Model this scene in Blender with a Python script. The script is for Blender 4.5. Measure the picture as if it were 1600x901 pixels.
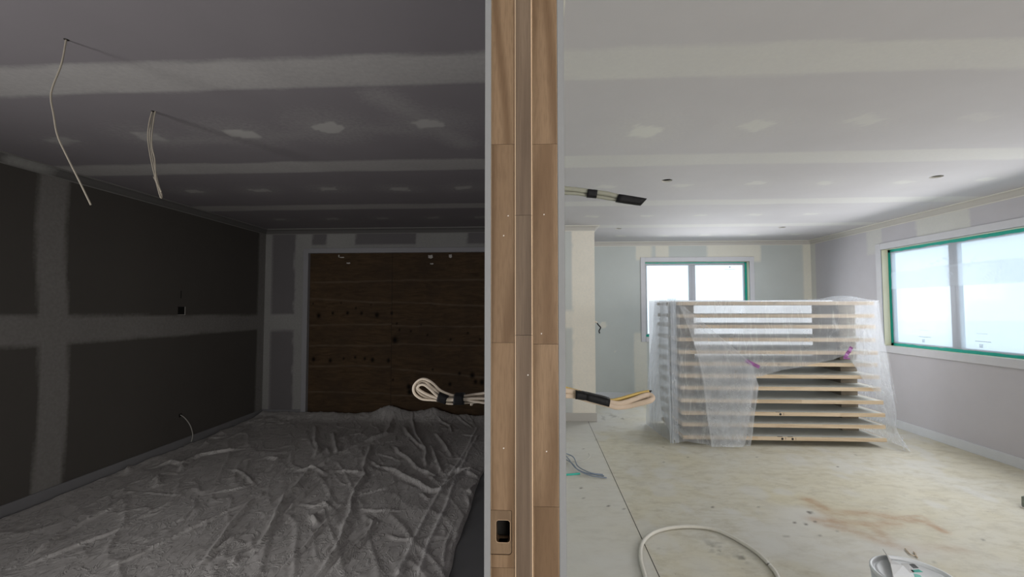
import bpy, bmesh, math, random
import numpy as np
from mathutils import Vector, Matrix, noise as mnoise

for o in list(bpy.data.objects): bpy.data.objects.remove(o)
S = bpy.context.scene
COL = S.collection

# ------------------------------------------------------------------ camera
FPX, YAW, PIT, ROL, HC = 692.547, -0.05402, 0.04356, -0.00064, 1.38398
cy, sy, cp, sp = math.cos(YAW), math.sin(YAW), math.cos(PIT), math.sin(PIT)
FW = np.array([sy*cp, cy*cp, sp]); R0 = np.array([cy, -sy, 0.0]); U0 = np.cross(R0, FW)
RT = math.cos(ROL)*R0 + math.sin(ROL)*U0
UP = -math.sin(ROL)*R0 + math.cos(ROL)*U0
EYE = np.array([0, 0, HC])
cd = bpy.data.cameras.new('camera'); cam = bpy.data.objects.new('camera', cd); COL.objects.link(cam)
cd.sensor_width = 36; cd.lens = FPX*36/1600; cd.clip_start = 0.02
cam.matrix_world = Matrix(((RT[0], UP[0], -FW[0], 0), (RT[1], UP[1], -FW[1], 0), (RT[2], UP[2], -FW[2], HC), (0, 0, 0, 1)))
S.camera = cam
def at(ax, v, x, y):
    """world point seen at photo pixel (x, y) on the plane axis ax = v"""
    d = FW + RT*(x-800)/FPX + UP*(450.5-y)/FPX
    return EYE + d*((v-EYE[ax])/d[ax])

# ------------------------------------------------------------------ colour management, sky, lights
S.view_settings.view_transform = 'Standard'; S.view_settings.look = 'None'
S.view_settings.gamma = 1; S.view_settings.use_curve_mapping = False
S.view_settings.exposure = 0.0
try:
    S.cycles.transparent_max_bounces = 32
except Exception: pass
w = bpy.data.worlds.new('overcast_sky'); S.world = w; w.use_nodes = True
bg = w.node_tree.nodes['Background']; bg.inputs[0].default_value = (0.83, 0.93, 1.0, 1); bg.inputs[1].default_value = 1.65

def area(name, loc, rot, sx, sy_, power, col=(1, 1, 1), spread=180):
    l = bpy.data.lights.new(name, 'AREA'); l.shape = 'RECTANGLE'; l.size = sx; l.size_y = sy_
    l.energy = power; l.color = col; l.spread = math.radians(spread)
    o = bpy.data.objects.new(name, l); o.location = loc; o.rotation_euler = rot; COL.objects.link(o); return o
PI = math.pi
# daylight through the two masked windows, and through openings of the same house behind the camera
area('daylight_right_window', (4.03, 4.1, 1.52), (0, PI/2-.20, 0), 1.10, 2.8, 39, (0.985, 0.985, 1.0), 160)
area('daylight_back_window', (2.47, 6.79, 1.52), (-PI/2+.20, 0, 0), 1.45, 1.10, 27, (0.98, 0.985, 1.0), 160)
area('daylight_room_behind', (2.4, -2.85, 1.35), (PI/2, 0, 0), 3.0, 2.1, 134, (1.0, 0.97, 0.93))
area('daylight_garage_door', (-3.3, -0.4, 0.95), (0, -PI/2-.28, math.radians(10)), 1.5, 0.8, 68.0, (1.0, 0.975, 0.97))

# ------------------------------------------------------------------ helpers
def tag(o, label=None, cat=None, group=None, kind=None):
    if label: o['label'] = label
    if cat: o['category'] = cat
    if group: o['group'] = group
    if kind: o['kind'] = kind
    return o
def link(name, me, mat=None, parent=None):
    o = bpy.data.objects.new(name, me); COL.objects.link(o)
    if mat is not None and len(me.materials) == 0: me.materials.append(mat)
    if parent is not None: o.parent = parent
    return o
def empty(name, loc=(0, 0, 0), label=None, cat=None, group=None, kind=None):
    o = bpy.data.objects.new(name, None); COL.objects.link(o); o.location = loc
    o.empty_display_size = 0.1
    return tag(o, label, cat, group, kind)
def bm_obj(name, bm, mat, parent=None, smooth=False, off=None):
    if off is not None: bmesh.ops.translate(bm, verts=bm.verts, vec=(-off[0], -off[1], -off[2]))
    me = bpy.data.meshes.new(name); bmesh.ops.recalc_face_normals(bm, faces=bm.faces); bm.to_mesh(me); bm.free()
    if smooth:
        for p in me.polygons: p.use_smooth = True
    return link(name, me, mat, parent)
def box(bm, x0, x1, y0, y1, z0, z1, bev=0, mi=0, bmi=None):
    """axis box; bev>0 bevels it (bevel faces may carry another material)"""
    b2 = bmesh.new(); r = bmesh.ops.create_cube(b2, size=1)
    for v in b2.verts:
        v.co = ((x0+x1)/2+v.co.x*(x1-x0), (y0+y1)/2+v.co.y*(y1-y0), (z0+z1)/2+v.co.z*(z1-z0))
    for f in b2.faces: f.material_index = mi
    if bev > 0:
        rr = bmesh.ops.bevel(b2, geom=list(b2.edges), offset=bev, segments=1, affect='EDGES')
        if bmi is not None:
            for f in rr['faces']: f.material_index = bmi
    me = bpy.data.meshes.new('tmp'); b2.to_mesh(me); b2.free(); bm.from_mesh(me); bpy.data.meshes.remove(me)
def catmull(P, n=8):
    P = [Vector(p) for p in P]
    if len(P) < 3: return P
    Q = [P[0]*2-P[1]] + P + [P[-1]*2-P[-2]]
    out = []
    for i in range(1, len(Q)-2):
        for k in range(n):
            t = k/n; a, b, c, d = Q[i-1:i+3]
            out.append(0.5*((2*b)+(c-a)*t+(2*a-5*b+4*c-d)*t*t+(3*b-a-3*c+d)*t**3))
    out.append(P[-1]); return out
def tube(bm, P, rx, ry=None, sides=8, up=(0, 1, 0), n=8, smooth=True, mi=0):
    """sweep an ellipse (rx along 'up', ry across) along the smoothed polyline P"""
    ry = ry or rx; pts = catmull(P, n) if smooth else [Vector(p) for p in P]
    upv = Vector(up).normalized(); rings = []
    for i, p in enumerate(pts):
        t = (pts[min(i+1, len(pts)-1)]-pts[max(i-1, 0)]).normalized()
        a = upv - t*upv.dot(t)
        if a.length < 1e-3: a = Vector((1, 0, 0)) - t*t.x
        a.normalize(); b = t.cross(a)
        rings.append([bm.verts.new(p + a*rx*math.cos(2*PI*k/sides) + b*ry*math.sin(2*PI*k/sides)) for k in range(sides)])
    for r0, r1 in zip(rings, rings[1:]):
        for k in range(sides):
            f = bm.faces.new((r0[k], r0[(k+1) % sides], r1[(k+1) % sides], r1[k])); f.material_index = mi; f.smooth = True
    for r in (rings[0], rings[-1]):
        f = bm.faces.new(r); f.material_index = mi
def lathe(bm, prof, seg=48, cx=0, cy_=0):
    rings = [[bm.verts.new((cx+r*math.cos(2*PI*k/seg), cy_+r*math.sin(2*PI*k/seg), z)) for k in range(seg)] for r, z in prof]
    for a, b in zip(rings, rings[1:]):
        for k in range(seg):
            f = bm.faces.new((a[k], a[(k+1) % seg], b[(k+1) % seg], b[k])); f.smooth = True
# numpy value noise (0..1)
def vn(x, y, s, seed=0):
    x = np.asarray(x)/s; y = np.asarray(y)/s
    xi = np.floor(x).astype(np.int64); yi = np.floor(y).astype(np.int64); fx = x-xi; fy = y-yi
    fx = fx*fx*(3-2*fx); fy = fy*fy*(3-2*fy)
    def h(a, b):
        n = (a*374761393 + b*668265263 + seed*1442695041) & 0x7fffffff
        n = ((n ^ (n >> 13))*1274126177) & 0x7fffffff
        return ((n ^ (n >> 16)) & 0xffff)/65535.0
    return (h(xi, yi)*(1-fx)+h(xi+1, yi)*fx)*(1-fy)+(h(xi, yi+1)*(1-fx)+h(xi+1, yi+1)*fx)*fy
def fbm(x, y, s, seed=0, o=3):
    r = 0; a = 0.5; t = 0
    for i in range(o): r = r+a*vn(x, y, s/2**i, seed+i*17); t += a; a *= .5
    return r/t
def ss(x): x = np.clip(x, 0, 1); return x*x*(3-2*x)
def band(d, hw, soft): return ss((hw-np.abs(d))/soft+0.5)
def polydist(X, Y, P):
    """distance to polyline and signed side"""
    best = np.full(X.shape, 1e9); sd = np.zeros(X.shape)
    tot = sum(math.hypot(b[0]-a[0], b[1]-a[1]) for a, b in zip(P[:-1], P[1:]))+1e-9; acc = 0; frac = np.zeros(X.shape)
    for (ax, ay), (bx, by) in zip(P[:-1], P[1:]):
        dx, dy = bx-ax, by-ay; L = dx*dx+dy*dy+1e-12
        t = np.clip(((X-ax)*dx+(Y-ay)*dy)/L, 0, 1)
        d = np.hypot(X-ax-t*dx, Y-ay-t*dy); m = d < best
        frac = np.where(m, (acc+t*math.sqrt(L))/tot, frac); acc += math.sqrt(L); polydist.frac = frac; polydist.tot = tot
        best = np.where(m, d, best); sd = np.where(m, np.sign((X-ax)*dy-(Y-ay)*dx), sd)
    return best, sd
def axis_pts(a, b, res, extra=()):
    """sorted coordinates from a to b, about res apart, passing exactly through extras"""
    k = sorted(set([a, b]+[e for e in extra if a < e < b])); out = []
    for p, q in zip(k, k[1:]):
        n = max(1, int(math.ceil((q-p)/res))); out += [p+(q-p)*i/n for i in range(n)]
    return np.array(out+[b])
def grid(name, us, vs, place, attrs, mat, holes=(), flip=False, parent=None, circ=(), smooth=False, disp=None):
    """dense sheet; place(U,V)->(x,y,z); attrs {name: f(U,V)}; holes are rectangles u0,u1,v0,v1; circ (u,v,r,half) round holes"""
    U, V = np.meshgrid(us, vs, indexing='ij'); x, y, z = place(U, V)
    co = np.stack([x+0*U, y+0*U, z+0*U], -1).reshape(-1, 3)
    nu, nv = len(us), len(vs)
    I = np.arange(nu*nv).reshape(nu, nv)
    q = np.stack([I[:-1, :-1], I[1:, :-1], I[1:, 1:], I[:-1, 1:]], -1)
    um = (us[:-1]+us[1:])/2; vm = (vs[:-1]+vs[1:])/2; UM, VM = np.meshgrid(um, vm, indexing='ij')
    keep = np.ones(UM.shape, bool)
    for (a, b, c, d) in holes: keep &= ~((UM > a) & (UM < b) & (VM > c) & (VM < d))
    for (a, b, r, h) in circ: keep &= ~((abs(UM-a) < h) & (abs(VM-b) < h))
    q = q[keep].reshape(-1, 4)
    if flip: q = q[:, ::-1]
    av = {k: np.broadcast_to(f(U, V), U.shape).reshape(-1).astype(np.float32) for k, f in attrs.items()}
    verts = co.tolist(); faces = q.tolist()
    for (a, b, r, h) in circ:
        base = len(verts); n = 32; ring = []
        for k in range(n):
            t = 2*PI*k/n; c, s_ = math.cos(t), math.sin(t); m = h/max(abs(c), abs(s_))
            for (uu, vv) in ((a+c*m, b+s_*m), (a+c*r, b+s_*r)):
                X, Y, Z = place(np.array(uu), np.array(vv)); verts.append([float(X), float(Y), float(Z)])
        for k in range(n):
            a0 = base+2*k; a1 = base+2*((k+1) % n); f = [a0, a1, a1+1, a0+1]
            faces.append(f[::-1] if flip else f)
        for kk in av: av[kk] = np.concatenate([av[kk], np.zeros(2*n, np.float32)])
    me = bpy.data.meshes.new(name); me.from_pydata(verts, [], faces)
    for k, a in av.items():
        at_ = me.attributes.new(k, 'FLOAT', 'POINT'); at_.data.foreach_set('value', a)
    if smooth: me.polygons.foreach_set('use_smooth', [True]*len(me.polygons))
    me.update(); return link(name, me, mat, parent)

# ------------------------------------------------------------------ materials
def nmat(name):
    m = bpy.data.materials.new(name); m.use_nodes = True; nt = m.node_tree
    return m, nt, nt.nodes['Principled BSDF']
def N(nt, t, **kw):
    n = nt.nodes.new(t)
    for k, v in kw.items(): setattr(n, k, v)
    return n
def mixc(nt, fac, a, b, mode='MIX'):
    n = N(nt, 'ShaderNodeMix', data_type='RGBA', blend_type=mode)
    for i, v in ((0, fac), (6, a), (7, b)):
        if hasattr(v, 'is_linked') or hasattr(v, 'links'): nt.links.new(v, n.inputs[i])
        else: n.inputs[i].default_value = v if i == 0 else (*v, 1)
    return n.outputs[2]
def noise(nt, scale, detail=4, rough=.6, coord=None, vec=(1, 1, 1), dist=0):
    tc = N(nt, 'ShaderNodeTexCoord'); mp = N(nt, 'ShaderNodeMapping'); mp.inputs['Scale'].default_value = vec
    nt.links.new(tc.outputs['Object'], mp.inputs[0])
    n = N(nt, 'ShaderNodeTexNoise'); n.inputs['Scale'].default_value = scale; n.inputs['Detail'].default_value = detail
    n.inputs['Roughness'].default_value = rough; n.inputs['Distortion'].default_value = dist
    nt.links.new(mp.outputs[0], n.inputs['Vector']); return n.outputs['Fac']
def ramp(nt, src, a, b, lo=0., hi=1.):
    m = N(nt, 'ShaderNodeMapRange'); nt.links.new(src, m.inputs[0])
    m.inputs[1].default_value = a; m.inputs[2].default_value = b; m.inputs[3].default_value = lo; m.inputs[4].default_value = hi
    return m.outputs[0]
def bump(nt, bs, src, st, dist=0.002):
    b = N(nt, 'ShaderNodeBump'); b.inputs['Strength'].default_value = st; b.inputs['Distance'].default_value = dist
    nt.links.new(src, b.inputs['Height']); nt.links.new(b.outputs[0], bs.inputs['Normal'])
def attr(nt, name):
    a = N(nt, 'ShaderNodeAttribute', attribute_name=name); return a.outputs['Fac']
def plain(name, col, rough=.6, var=.06, scale=12, spec=.3, metal=0, bmp=0.0, vec=(1, 1, 1)):
    m, nt, bs = nmat(name); n = noise(nt, scale, vec=vec)
    c = mixc(nt, n, [c*(1-var) for c in col], [min(1, c*(1+var)) for c in col]); nt.links.new(c, bs.inputs['Base Color'])
    bs.inputs['Roughness'].default_value = rough; bs.inputs['Specular IOR Level'].default_value = spec
    bs.inputs['Metallic'].default_value = metal
    if bmp: bump(nt, bs, n, bmp)
    return m
def board_mat(name, paper, comp, comp2=None, rough=.75):
    """paper faced plasterboard with filler; attribute 'filler' 0..1"""
    m, nt, bs = nmat(name)
    n1 = noise(nt, 3.0, 4); n2 = noise(nt, 45, 3)
    p = mixc(nt, n1, [c*.94 for c in paper], [c*1.06 for c in paper])
    q = mixc(nt, ramp(nt, n1, .35, .65), comp, comp2 or [c*.95 for c in comp])
    f = attr(nt, 'filler')
    # ragged trowel edge
    a = N(nt, 'ShaderNodeMath', operation='ADD'); nt.links.new(f, a.inputs[0]); nt.links.new(ramp(nt, n2, .3, .7, -.12, .12), a.inputs[1])
    b = N(nt, 'ShaderNodeMath', operation='MULTIPLY', use_clamp=True); nt.links.new(a.outputs[0], b.inputs[0]); nt.links.new(ramp(nt, f, 0.02, .1), b.inputs[1])
    nt.links.new(mixc(nt, b.outputs[0], p, q), bs.inputs['Base Color'])
    bs.inputs['Roughness'].default_value = rough; bs.inputs['Specular IOR Level'].default_value = .2
    return m
M = {}
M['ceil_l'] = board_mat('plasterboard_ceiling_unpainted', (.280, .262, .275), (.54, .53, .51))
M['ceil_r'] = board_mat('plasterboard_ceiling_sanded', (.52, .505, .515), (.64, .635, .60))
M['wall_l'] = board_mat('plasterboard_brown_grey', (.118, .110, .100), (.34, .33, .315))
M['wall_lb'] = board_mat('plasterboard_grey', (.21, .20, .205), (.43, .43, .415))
M['wall_b'] = board_mat('plasterboard_green_grey', (.53, .56, .545), (.72, .70, .62))
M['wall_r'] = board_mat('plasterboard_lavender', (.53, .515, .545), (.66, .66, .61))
M['column'] = board_mat('plasterboard_filled_cream', (.56, .58, .57), (.82, .775, .69))
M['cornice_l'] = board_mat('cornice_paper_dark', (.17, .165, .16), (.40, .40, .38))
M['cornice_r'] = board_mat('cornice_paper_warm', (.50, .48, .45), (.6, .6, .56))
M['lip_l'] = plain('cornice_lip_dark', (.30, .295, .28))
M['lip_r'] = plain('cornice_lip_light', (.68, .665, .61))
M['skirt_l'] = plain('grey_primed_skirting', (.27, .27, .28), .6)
M['skirt_r'] = plain('white_primed_skirting', (.62, .64, .67), .5)
M['trim_w'] = plain('primed_architrave', (.60, .60, .63), .5)
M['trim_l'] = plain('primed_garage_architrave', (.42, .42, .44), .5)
M['reveal'] = plain('pale_yellow_lining_wood', (.74, .71, .55), .5, .05, 6)
M['alum'] = plain('grey_aluminium_joinery', (.36, .37, .41), .4, .03, 10, .5, .3)
M['gib_edge'] = plain('grey_board_edge', (.265, .27, .275), .8, .04, 60)
def tape_mat():
    m, nt, bs = nmat('teal_masking_tape'); n = noise(nt, 30); c = mixc(nt, n, (.0, .50, .40), (.01, .60, .49)); nt.links.new(c, bs.inputs['Base Color']); bs.inputs['Roughness'].default_value = .5
    t = N(nt, 'ShaderNodeBsdfTranslucent'); nt.links.new(c, t.inputs[0]); mx = N(nt, 'ShaderNodeMixShader'); mx.inputs[0].default_value = .35
    nt.links.new(bs.outputs[0], mx.inputs[1]); nt.links.new(t.outputs[0], mx.inputs[2]); nt.links.new(mx.outputs[0], nt.nodes['Material Output'].inputs[0]); return m
M['tape_teal'] = tape_mat()
M['tape_pink'] = plain('magenta_tape', (.25, .09, .25), .5, .1, 60)
M['tape_blk'] = plain('black_insulation_tape', (.006, .006, .007), .6, .5, 80, .2, bmp=.3)
M['cable_w'] = plain('white_cable_sheath', (.66, .58, .48), .45, .04, 30)
M['cable_h'] = plain('dull_hanging_cable_sheath', (.42, .38, .31), .5, .1, 30)
M['cable_g'] = plain('grey_green_cable_sheath', (.235, .235, .19), .45, .04, 30)
M['cable_y'] = plain('yellow_old_cable_sheath', (.46, .33, .11), .45, .1, 30)
M['cable_t'] = plain('tan_cable_sheath', (.44, .35, .27), .45, .05, 30)
M['cable_b'] = plain('blue_grey_wire', (.20, .24, .30), .45, .05, 30)
M['cable_l'] = plain('pale_flex', (.50, .49, .45), .5, .05, 30)
M['black'] = plain('black_plastic', (.012, .012, .012), .5)
M['dark'] = plain('dark_void', (.02, .018, .016), .9)
M['teal'] = plain('teal_plastic', (.05, .45, .36), .4)
M['hose'] = plain('off_white_conduit', (.60, .58, .52), .45, .08, 20)
M['white'] = plain('white_plastic', (.72, .75, .78), .35, .03, 10, .5)
M['grey'] = plain('grey_steel_blade', (.40, .39, .38), .4, .05, 20, .5)
M['paper'] = plain('torn_paper', (.7, .66, .62), .7)
M['batten'] = plain('dark_timber_block', (.20, .17, .13), .7, .15, 8, vec=(6, 1, 6))
M['roof'] = plain('roof_void', (.05, .05, .05), .9)
M['outside'] = plain('pale_paving', (.86, .87, .88), .9)
M['ext'] = plain('exterior_cladding', (.5, .5, .5), .9)

def wood(name, a, b, scale=9, stretch=(1, 1, .06), toneamp=.35, rough=.55):
    """long grained pine; attribute 'tone' shifts each length between finger joints"""
    m, nt, bs = nmat(name)
    tc = N(nt, 'ShaderNodeTexCoord'); t = attr(nt, 'tone')
    cb = N(nt, 'ShaderNodeCombineXYZ'); nt.links.new(ramp(nt, t, 0, 1, 0, 9), cb.inputs[0]); nt.links.new(ramp(nt, t, 0, 1, 0, 31), cb.inputs[2])
    ad = N(nt, 'ShaderNodeVectorMath', operation='ADD'); nt.links.new(tc.outputs['Object'], ad.inputs[0]); nt.links.new(cb.outputs[0], ad.inputs[1])
    mp = N(nt, 'ShaderNodeMapping'); mp.inputs['Scale'].default_value = stretch; nt.links.new(ad.outputs[0], mp.inputs[0])
    n1 = N(nt, 'ShaderNodeTexNoise'); n1.inputs['Scale'].default_value = scale; n1.inputs['Detail'].default_value = 2; nt.links.new(mp.outputs[0], n1.inputs['Vector'])
    wv = N(nt, 'ShaderNodeMath', operation='MULTIPLY'); nt.links.new(n1.outputs['Fac'], wv.inputs[0]); wv.inputs[1].default_value = 42
    sn = N(nt, 'ShaderNodeMath', operation='SINE'); nt.links.new(wv.outputs[0], sn.inputs[0])
    n2 = N(nt, 'ShaderNodeTexNoise'); n2.inputs['Scale'].default_value = scale*45; n2.inputs['Detail'].default_value = 3; nt.links.new(mp.outputs[0], n2.inputs['Vector'])
    c = mixc(nt, ramp(nt, sn.outputs[0], -.2, 1.0, 0, .85), a, b)
    c = mixc(nt, ramp(nt, n1.outputs['Fac'], .3, .7, 0, .55), c, b)
    c = mixc(nt, ramp(nt, n2.outputs['Fac'], .45, .75, 0, .4), c, [x*.72 for x in b])
    hs = N(nt, 'ShaderNodeHueSaturation'); nt.links.new(c, hs.inputs['Color'])
    nt.links.new(ramp(nt, t, 0, 1, 1-toneamp/2, 1+toneamp/2), hs.inputs['Value'])
    nt.links.new(hs.outputs[0], bs.inputs['Base Color']); bs.inputs['Roughness'].default_value = rough
    bs.inputs['Specular IOR Level'].default_value = .3
    bump(nt, bs, n2.outputs['Fac'], .15, .001); return m
M['jamb'] = wood('brown_jamb_pine', (.255, .170, .102), (.140, .084, .045), 9, (1, 1, .09))
M['stop'] = wood('grey_brown_stop_pine', (.215, .157, .110), (.118, .082, .056), 14, (1.5, 1, .04))
M['arris'] = plain('pale_wood_arris_highlight', (.78, .57, .38), .6, .05)  # sanded pale arris; the bevel's bright highlight is put into this colour
M['door_edge'] = wood('pale_pine_door_edge', (.60, .485, .345), (.46, .35, .23), 9, (.08, 1, 1), .2)
M['door_face'] = plain('primed_door_skin', (.62, .62, .58), .5, .02, 5)
M['routed'] = wood('routed_pale_brown_wood', (.26, .175, .105), (.19, .125, .075), 11, (1, 1, .12))

# plastic dust sheet: thin polythene, some light passes, some scatters
def film_mat(name, base, crumple, tint=(.9, .94, 1.0), gloss=.12, sc=(5, 11)):
    m = bpy.data.materials.new(name); m.use_nodes = True; nt = m.node_tree
    for n in list(nt.nodes): nt.nodes.remove(n)
    out = N(nt, 'ShaderNodeOutputMaterial'); tr = N(nt, 'ShaderNodeBsdfTransparent')
    df = N(nt, 'ShaderNodeBsdfDiffuse'); tl = N(nt, 'ShaderNodeBsdfTranslucent'); gl = N(nt, 'ShaderNodeBsdfGlossy')
    for s_ in (df, tl): s_.inputs[0].default_value = (*tint, 1)
    gl.inputs['Roughness'].default_value = .28
    m1 = N(nt, 'ShaderNodeMixShader'); m1.inputs[0].default_value = .55; nt.links.new(df.outputs[0], m1.inputs[1]); nt.links.new(tl.outputs[0], m1.inputs[2])
    m2 = N(nt, 'ShaderNodeMixShader'); m2.inputs[0].default_value = gloss; nt.links.new(m1.outputs[0], m2.inputs[1]); nt.links.new(gl.outputs[0], m2.inputs[2])
    n1 = noise(nt, sc[0], 3, .5, dist=.5, vec=(1, 1, .45)); n2 = noise(nt, sc[1], 3, .5, dist=.3, vec=(1.6, 1.6, .22))
    def thin(src, wdt, c0=.5):
        a = N(nt, 'ShaderNodeMath', operation='SUBTRACT'); nt.links.new(src, a.inputs[0]); a.inputs[1].default_value = c0
        b = N(nt, 'ShaderNodeMath', operation='ABSOLUTE'); nt.links.new(a.outputs[0], b.inputs[0])
        return ramp(nt, b.outputs[0], 0, wdt, 1, 0)
    # crumpled facets: edges of a warped cell pattern
    tc = N(nt, 'ShaderNodeTexCoord'); nz = N(nt, 'ShaderNodeTexNoise'); nz.inputs['Scale'].default_value = 7; nz.inputs['Detail'].default_value = 4; nt.links.new(tc.outputs['Object'], nz.inputs['Vector'])
    va = N(nt, 'ShaderNodeVectorMath', operation='MULTIPLY_ADD'); nt.links.new(nz.outputs['Color'], va.inputs[0]); va.inputs[1].default_value = (.26, .26, .26); nt.links.new(tc.outputs['Object'], va.inputs[2])
    mp = N(nt, 'ShaderNodeMapping'); mp.inputs['Scale'].default_value = (1.2, 1, .38); mp.inputs['Rotation'].default_value = (0, .30, 0); nt.links.new(va.outputs[0], mp.inputs[0])
    vo = N(nt, 'ShaderNodeTexVoronoi', feature='DISTANCE_TO_EDGE'); vo.inputs['Scale'].default_value = sc[1]*1.9; nt.links.new(mp.outputs[0], vo.inputs['Vector'])
    vc = N(nt, 'ShaderNodeTexVoronoi'); vc.inputs['Scale'].default_value = sc[1]*1.9; nt.links.new(mp.outputs[0], vc.inputs['Vector'])
    cell = N(nt, 'ShaderNodeSeparateColor'); nt.links.new(vc.outputs['Color'], cell.inputs[0])
    em = N(nt, 'ShaderNodeMath', operation='MULTIPLY'); nt.links.new(ramp(nt, vo.outputs['Distance'], 0, .045, 1, 0), em.inputs[0]); nt.links.new(ramp(nt, noise(nt, 9, 2), .42, .62), em.inputs[1]); edge = em.outputs[0]
    pw = N(nt, 'ShaderNodeMath', operation='MULTIPLY_ADD'); nt.links.new(cell.outputs[0], pw.inputs[0]); pw.inputs[1].default_value = .35; nt.links.new(edge, pw.inputs[2])
    cm = N(nt, 'ShaderNodeMath', operation='MULTIPLY'); nt.links.new(pw.outputs[0], cm.inputs[0]); nt.links.new(ramp(nt, attr(nt, 'crumple'), .3, 1.1, 0, 1), cm.inputs[1])
    sk = N(nt, 'ShaderNodeMath', operation='MULTIPLY'); nt.links.new(thin(n2, .035), sk.inputs[0]); nt.links.new(ramp(nt, n1, .45, .65, 0, .5), sk.inputs[1])
    rr = N(nt, 'ShaderNodeMath', operation='ADD'); nt.links.new(cm.outputs[0], rr.inputs[0]); nt.links.new(sk.outputs[0], rr.inputs[1])
    d = N(nt, 'ShaderNodeMath', operation='MULTIPLY_ADD'); nt.links.new(rr.outputs[0], d.inputs[0]); d.inputs[1].default_value = crumple; nt.links.new(attr(nt, 'dens'), d.inputs[2])
    # base veil
    e = N(nt, 'ShaderNodeMath', operation='ADD', use_clamp=True); nt.links.new(d.outputs[0], e.inputs[0]); nt.links.new(ramp(nt, n1, .3, .7, base-.06, base+.06), e.inputs[1])
    mx = N(nt, 'ShaderNodeMixShader'); nt.links.new(e.outputs[0], mx.inputs[0]); nt.links.new(tr.outputs[0], mx.inputs[1]); nt.links.new(m2.outputs[0], mx.inputs[2])
    bp = N(nt, 'ShaderNodeBump'); bp.inputs['Strength'].default_value = .35; bp.inputs['Distance'].default_value = .01
    nt.links.new(rr.outputs[0], bp.inputs['Height'])
    for s_ in (df, gl): nt.links.new(bp.outputs[0], s_.inputs['Normal'])
    nt.links.new(mx.outputs[0], out.inputs['Surface']); return m
M['sheet'] = film_mat('polythene_dust_sheet', .27, .5, (.80, .84, .90), .05)
M['winfilm_thin'] = film_mat('thin_window_masking_film', .22, .03, (.90, .97, 1.0), .03, (1.2, 3))
M['winfilm'] = film_mat('window_masking_film', .58, .03, (.86, .92, 1.0), .03, (1.2, 3))
def glass_mat():
    m = bpy.data.materials.new('window_glass'); m.use_nodes = True; nt = m.node_tree
    for n in list(nt.nodes): nt.nodes.remove(n)
    out = N(nt, 'ShaderNodeOutputMaterial'); tr = N(nt, 'ShaderNodeBsdfTransparent'); tr.inputs[0].default_value = (.93, .98, 1, 1)
    gl = N(nt, 'ShaderNodeBsdfGlossy'); gl.inputs['Roughness'].default_value = .05; f = N(nt, 'ShaderNodeFresnel'); f.inputs[0].default_value = 1.45
    mx = N(nt, 'ShaderNodeMixShader'); ge = N(nt, 'ShaderNodeNewGeometry'); fm = N(nt, 'ShaderNodeMath', operation='MULTIPLY_ADD', use_clamp=True)   # back faces of the pane do not reflect again
    nt.links.new(ge.outputs['Backfacing'], fm.inputs[0]); fm.inputs[1].default_value = -1; nt.links.new(f.outputs[0], fm.inputs[2])
    nt.links.new(fm.outputs[0], mx.inputs[0]); nt.links.new(tr.outputs[0], mx.inputs[1]); nt.links.new(gl.outputs[0], mx.inputs[2])
    nt.links.new(mx.outputs[0], out.inputs[0]); return m
M['glass'] = glass_mat()

# floor slabs
def floor_mat():
    m, nt, bs = nmat('dusty_concrete_slab')
    n1 = noise(nt, 1.1, 5, .6, dist=.6); n2 = noise(nt, 7, 6, .7, vec=(1, 1.6, 1)); n3 = noise(nt, 38, 3); n4 = noise(nt, 3.2, 5, .7, vec=(1, 2.2, 1), dist=1.5)
    c = mixc(nt, ramp(nt, n1, .35, .65), (.575, .535, .41), (.565, .55, .49))
    c = mixc(nt, ramp(nt, n4, .45, .7, 0, .55), c, (.46, .415, .30))
    c = mixc(nt, ramp(nt, n2, .48, .72, 0, .6), c, (.36, .32, .24))
    c = mixc(nt, ramp(nt, n3, .68, .74, 0, .55), c, (.24, .22, .18))
    c = mixc(nt, attr(nt, 'dust'), c, (.585, .58, .555))
    st = N(nt, 'ShaderNodeMath', operation='MULTIPLY', use_clamp=True); nt.links.new(attr(nt, 'stain'), st.inputs[0]); nt.links.new(ramp(nt, n2, .3, .55, .35, 1.0), st.inputs[1])
    c = mixc(nt, st.outputs[0], c, (.40, .25, .14))
    c = mixc(nt, attr(nt, 'spot'), c, (.13, .12, .10))
    nt.links.new(c, bs.inputs['Base Color']); bs.inputs['Roughness'].default_value = .6; bs.inputs['Specular IOR Level'].default_value = .35
    bump(nt, bs, n2, .1, .002); return m
M['floor'] = floor_mat()
M['floor_l'] = plain('grey_slab', (.20, .205, .21), .7, .15, 3)
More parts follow.
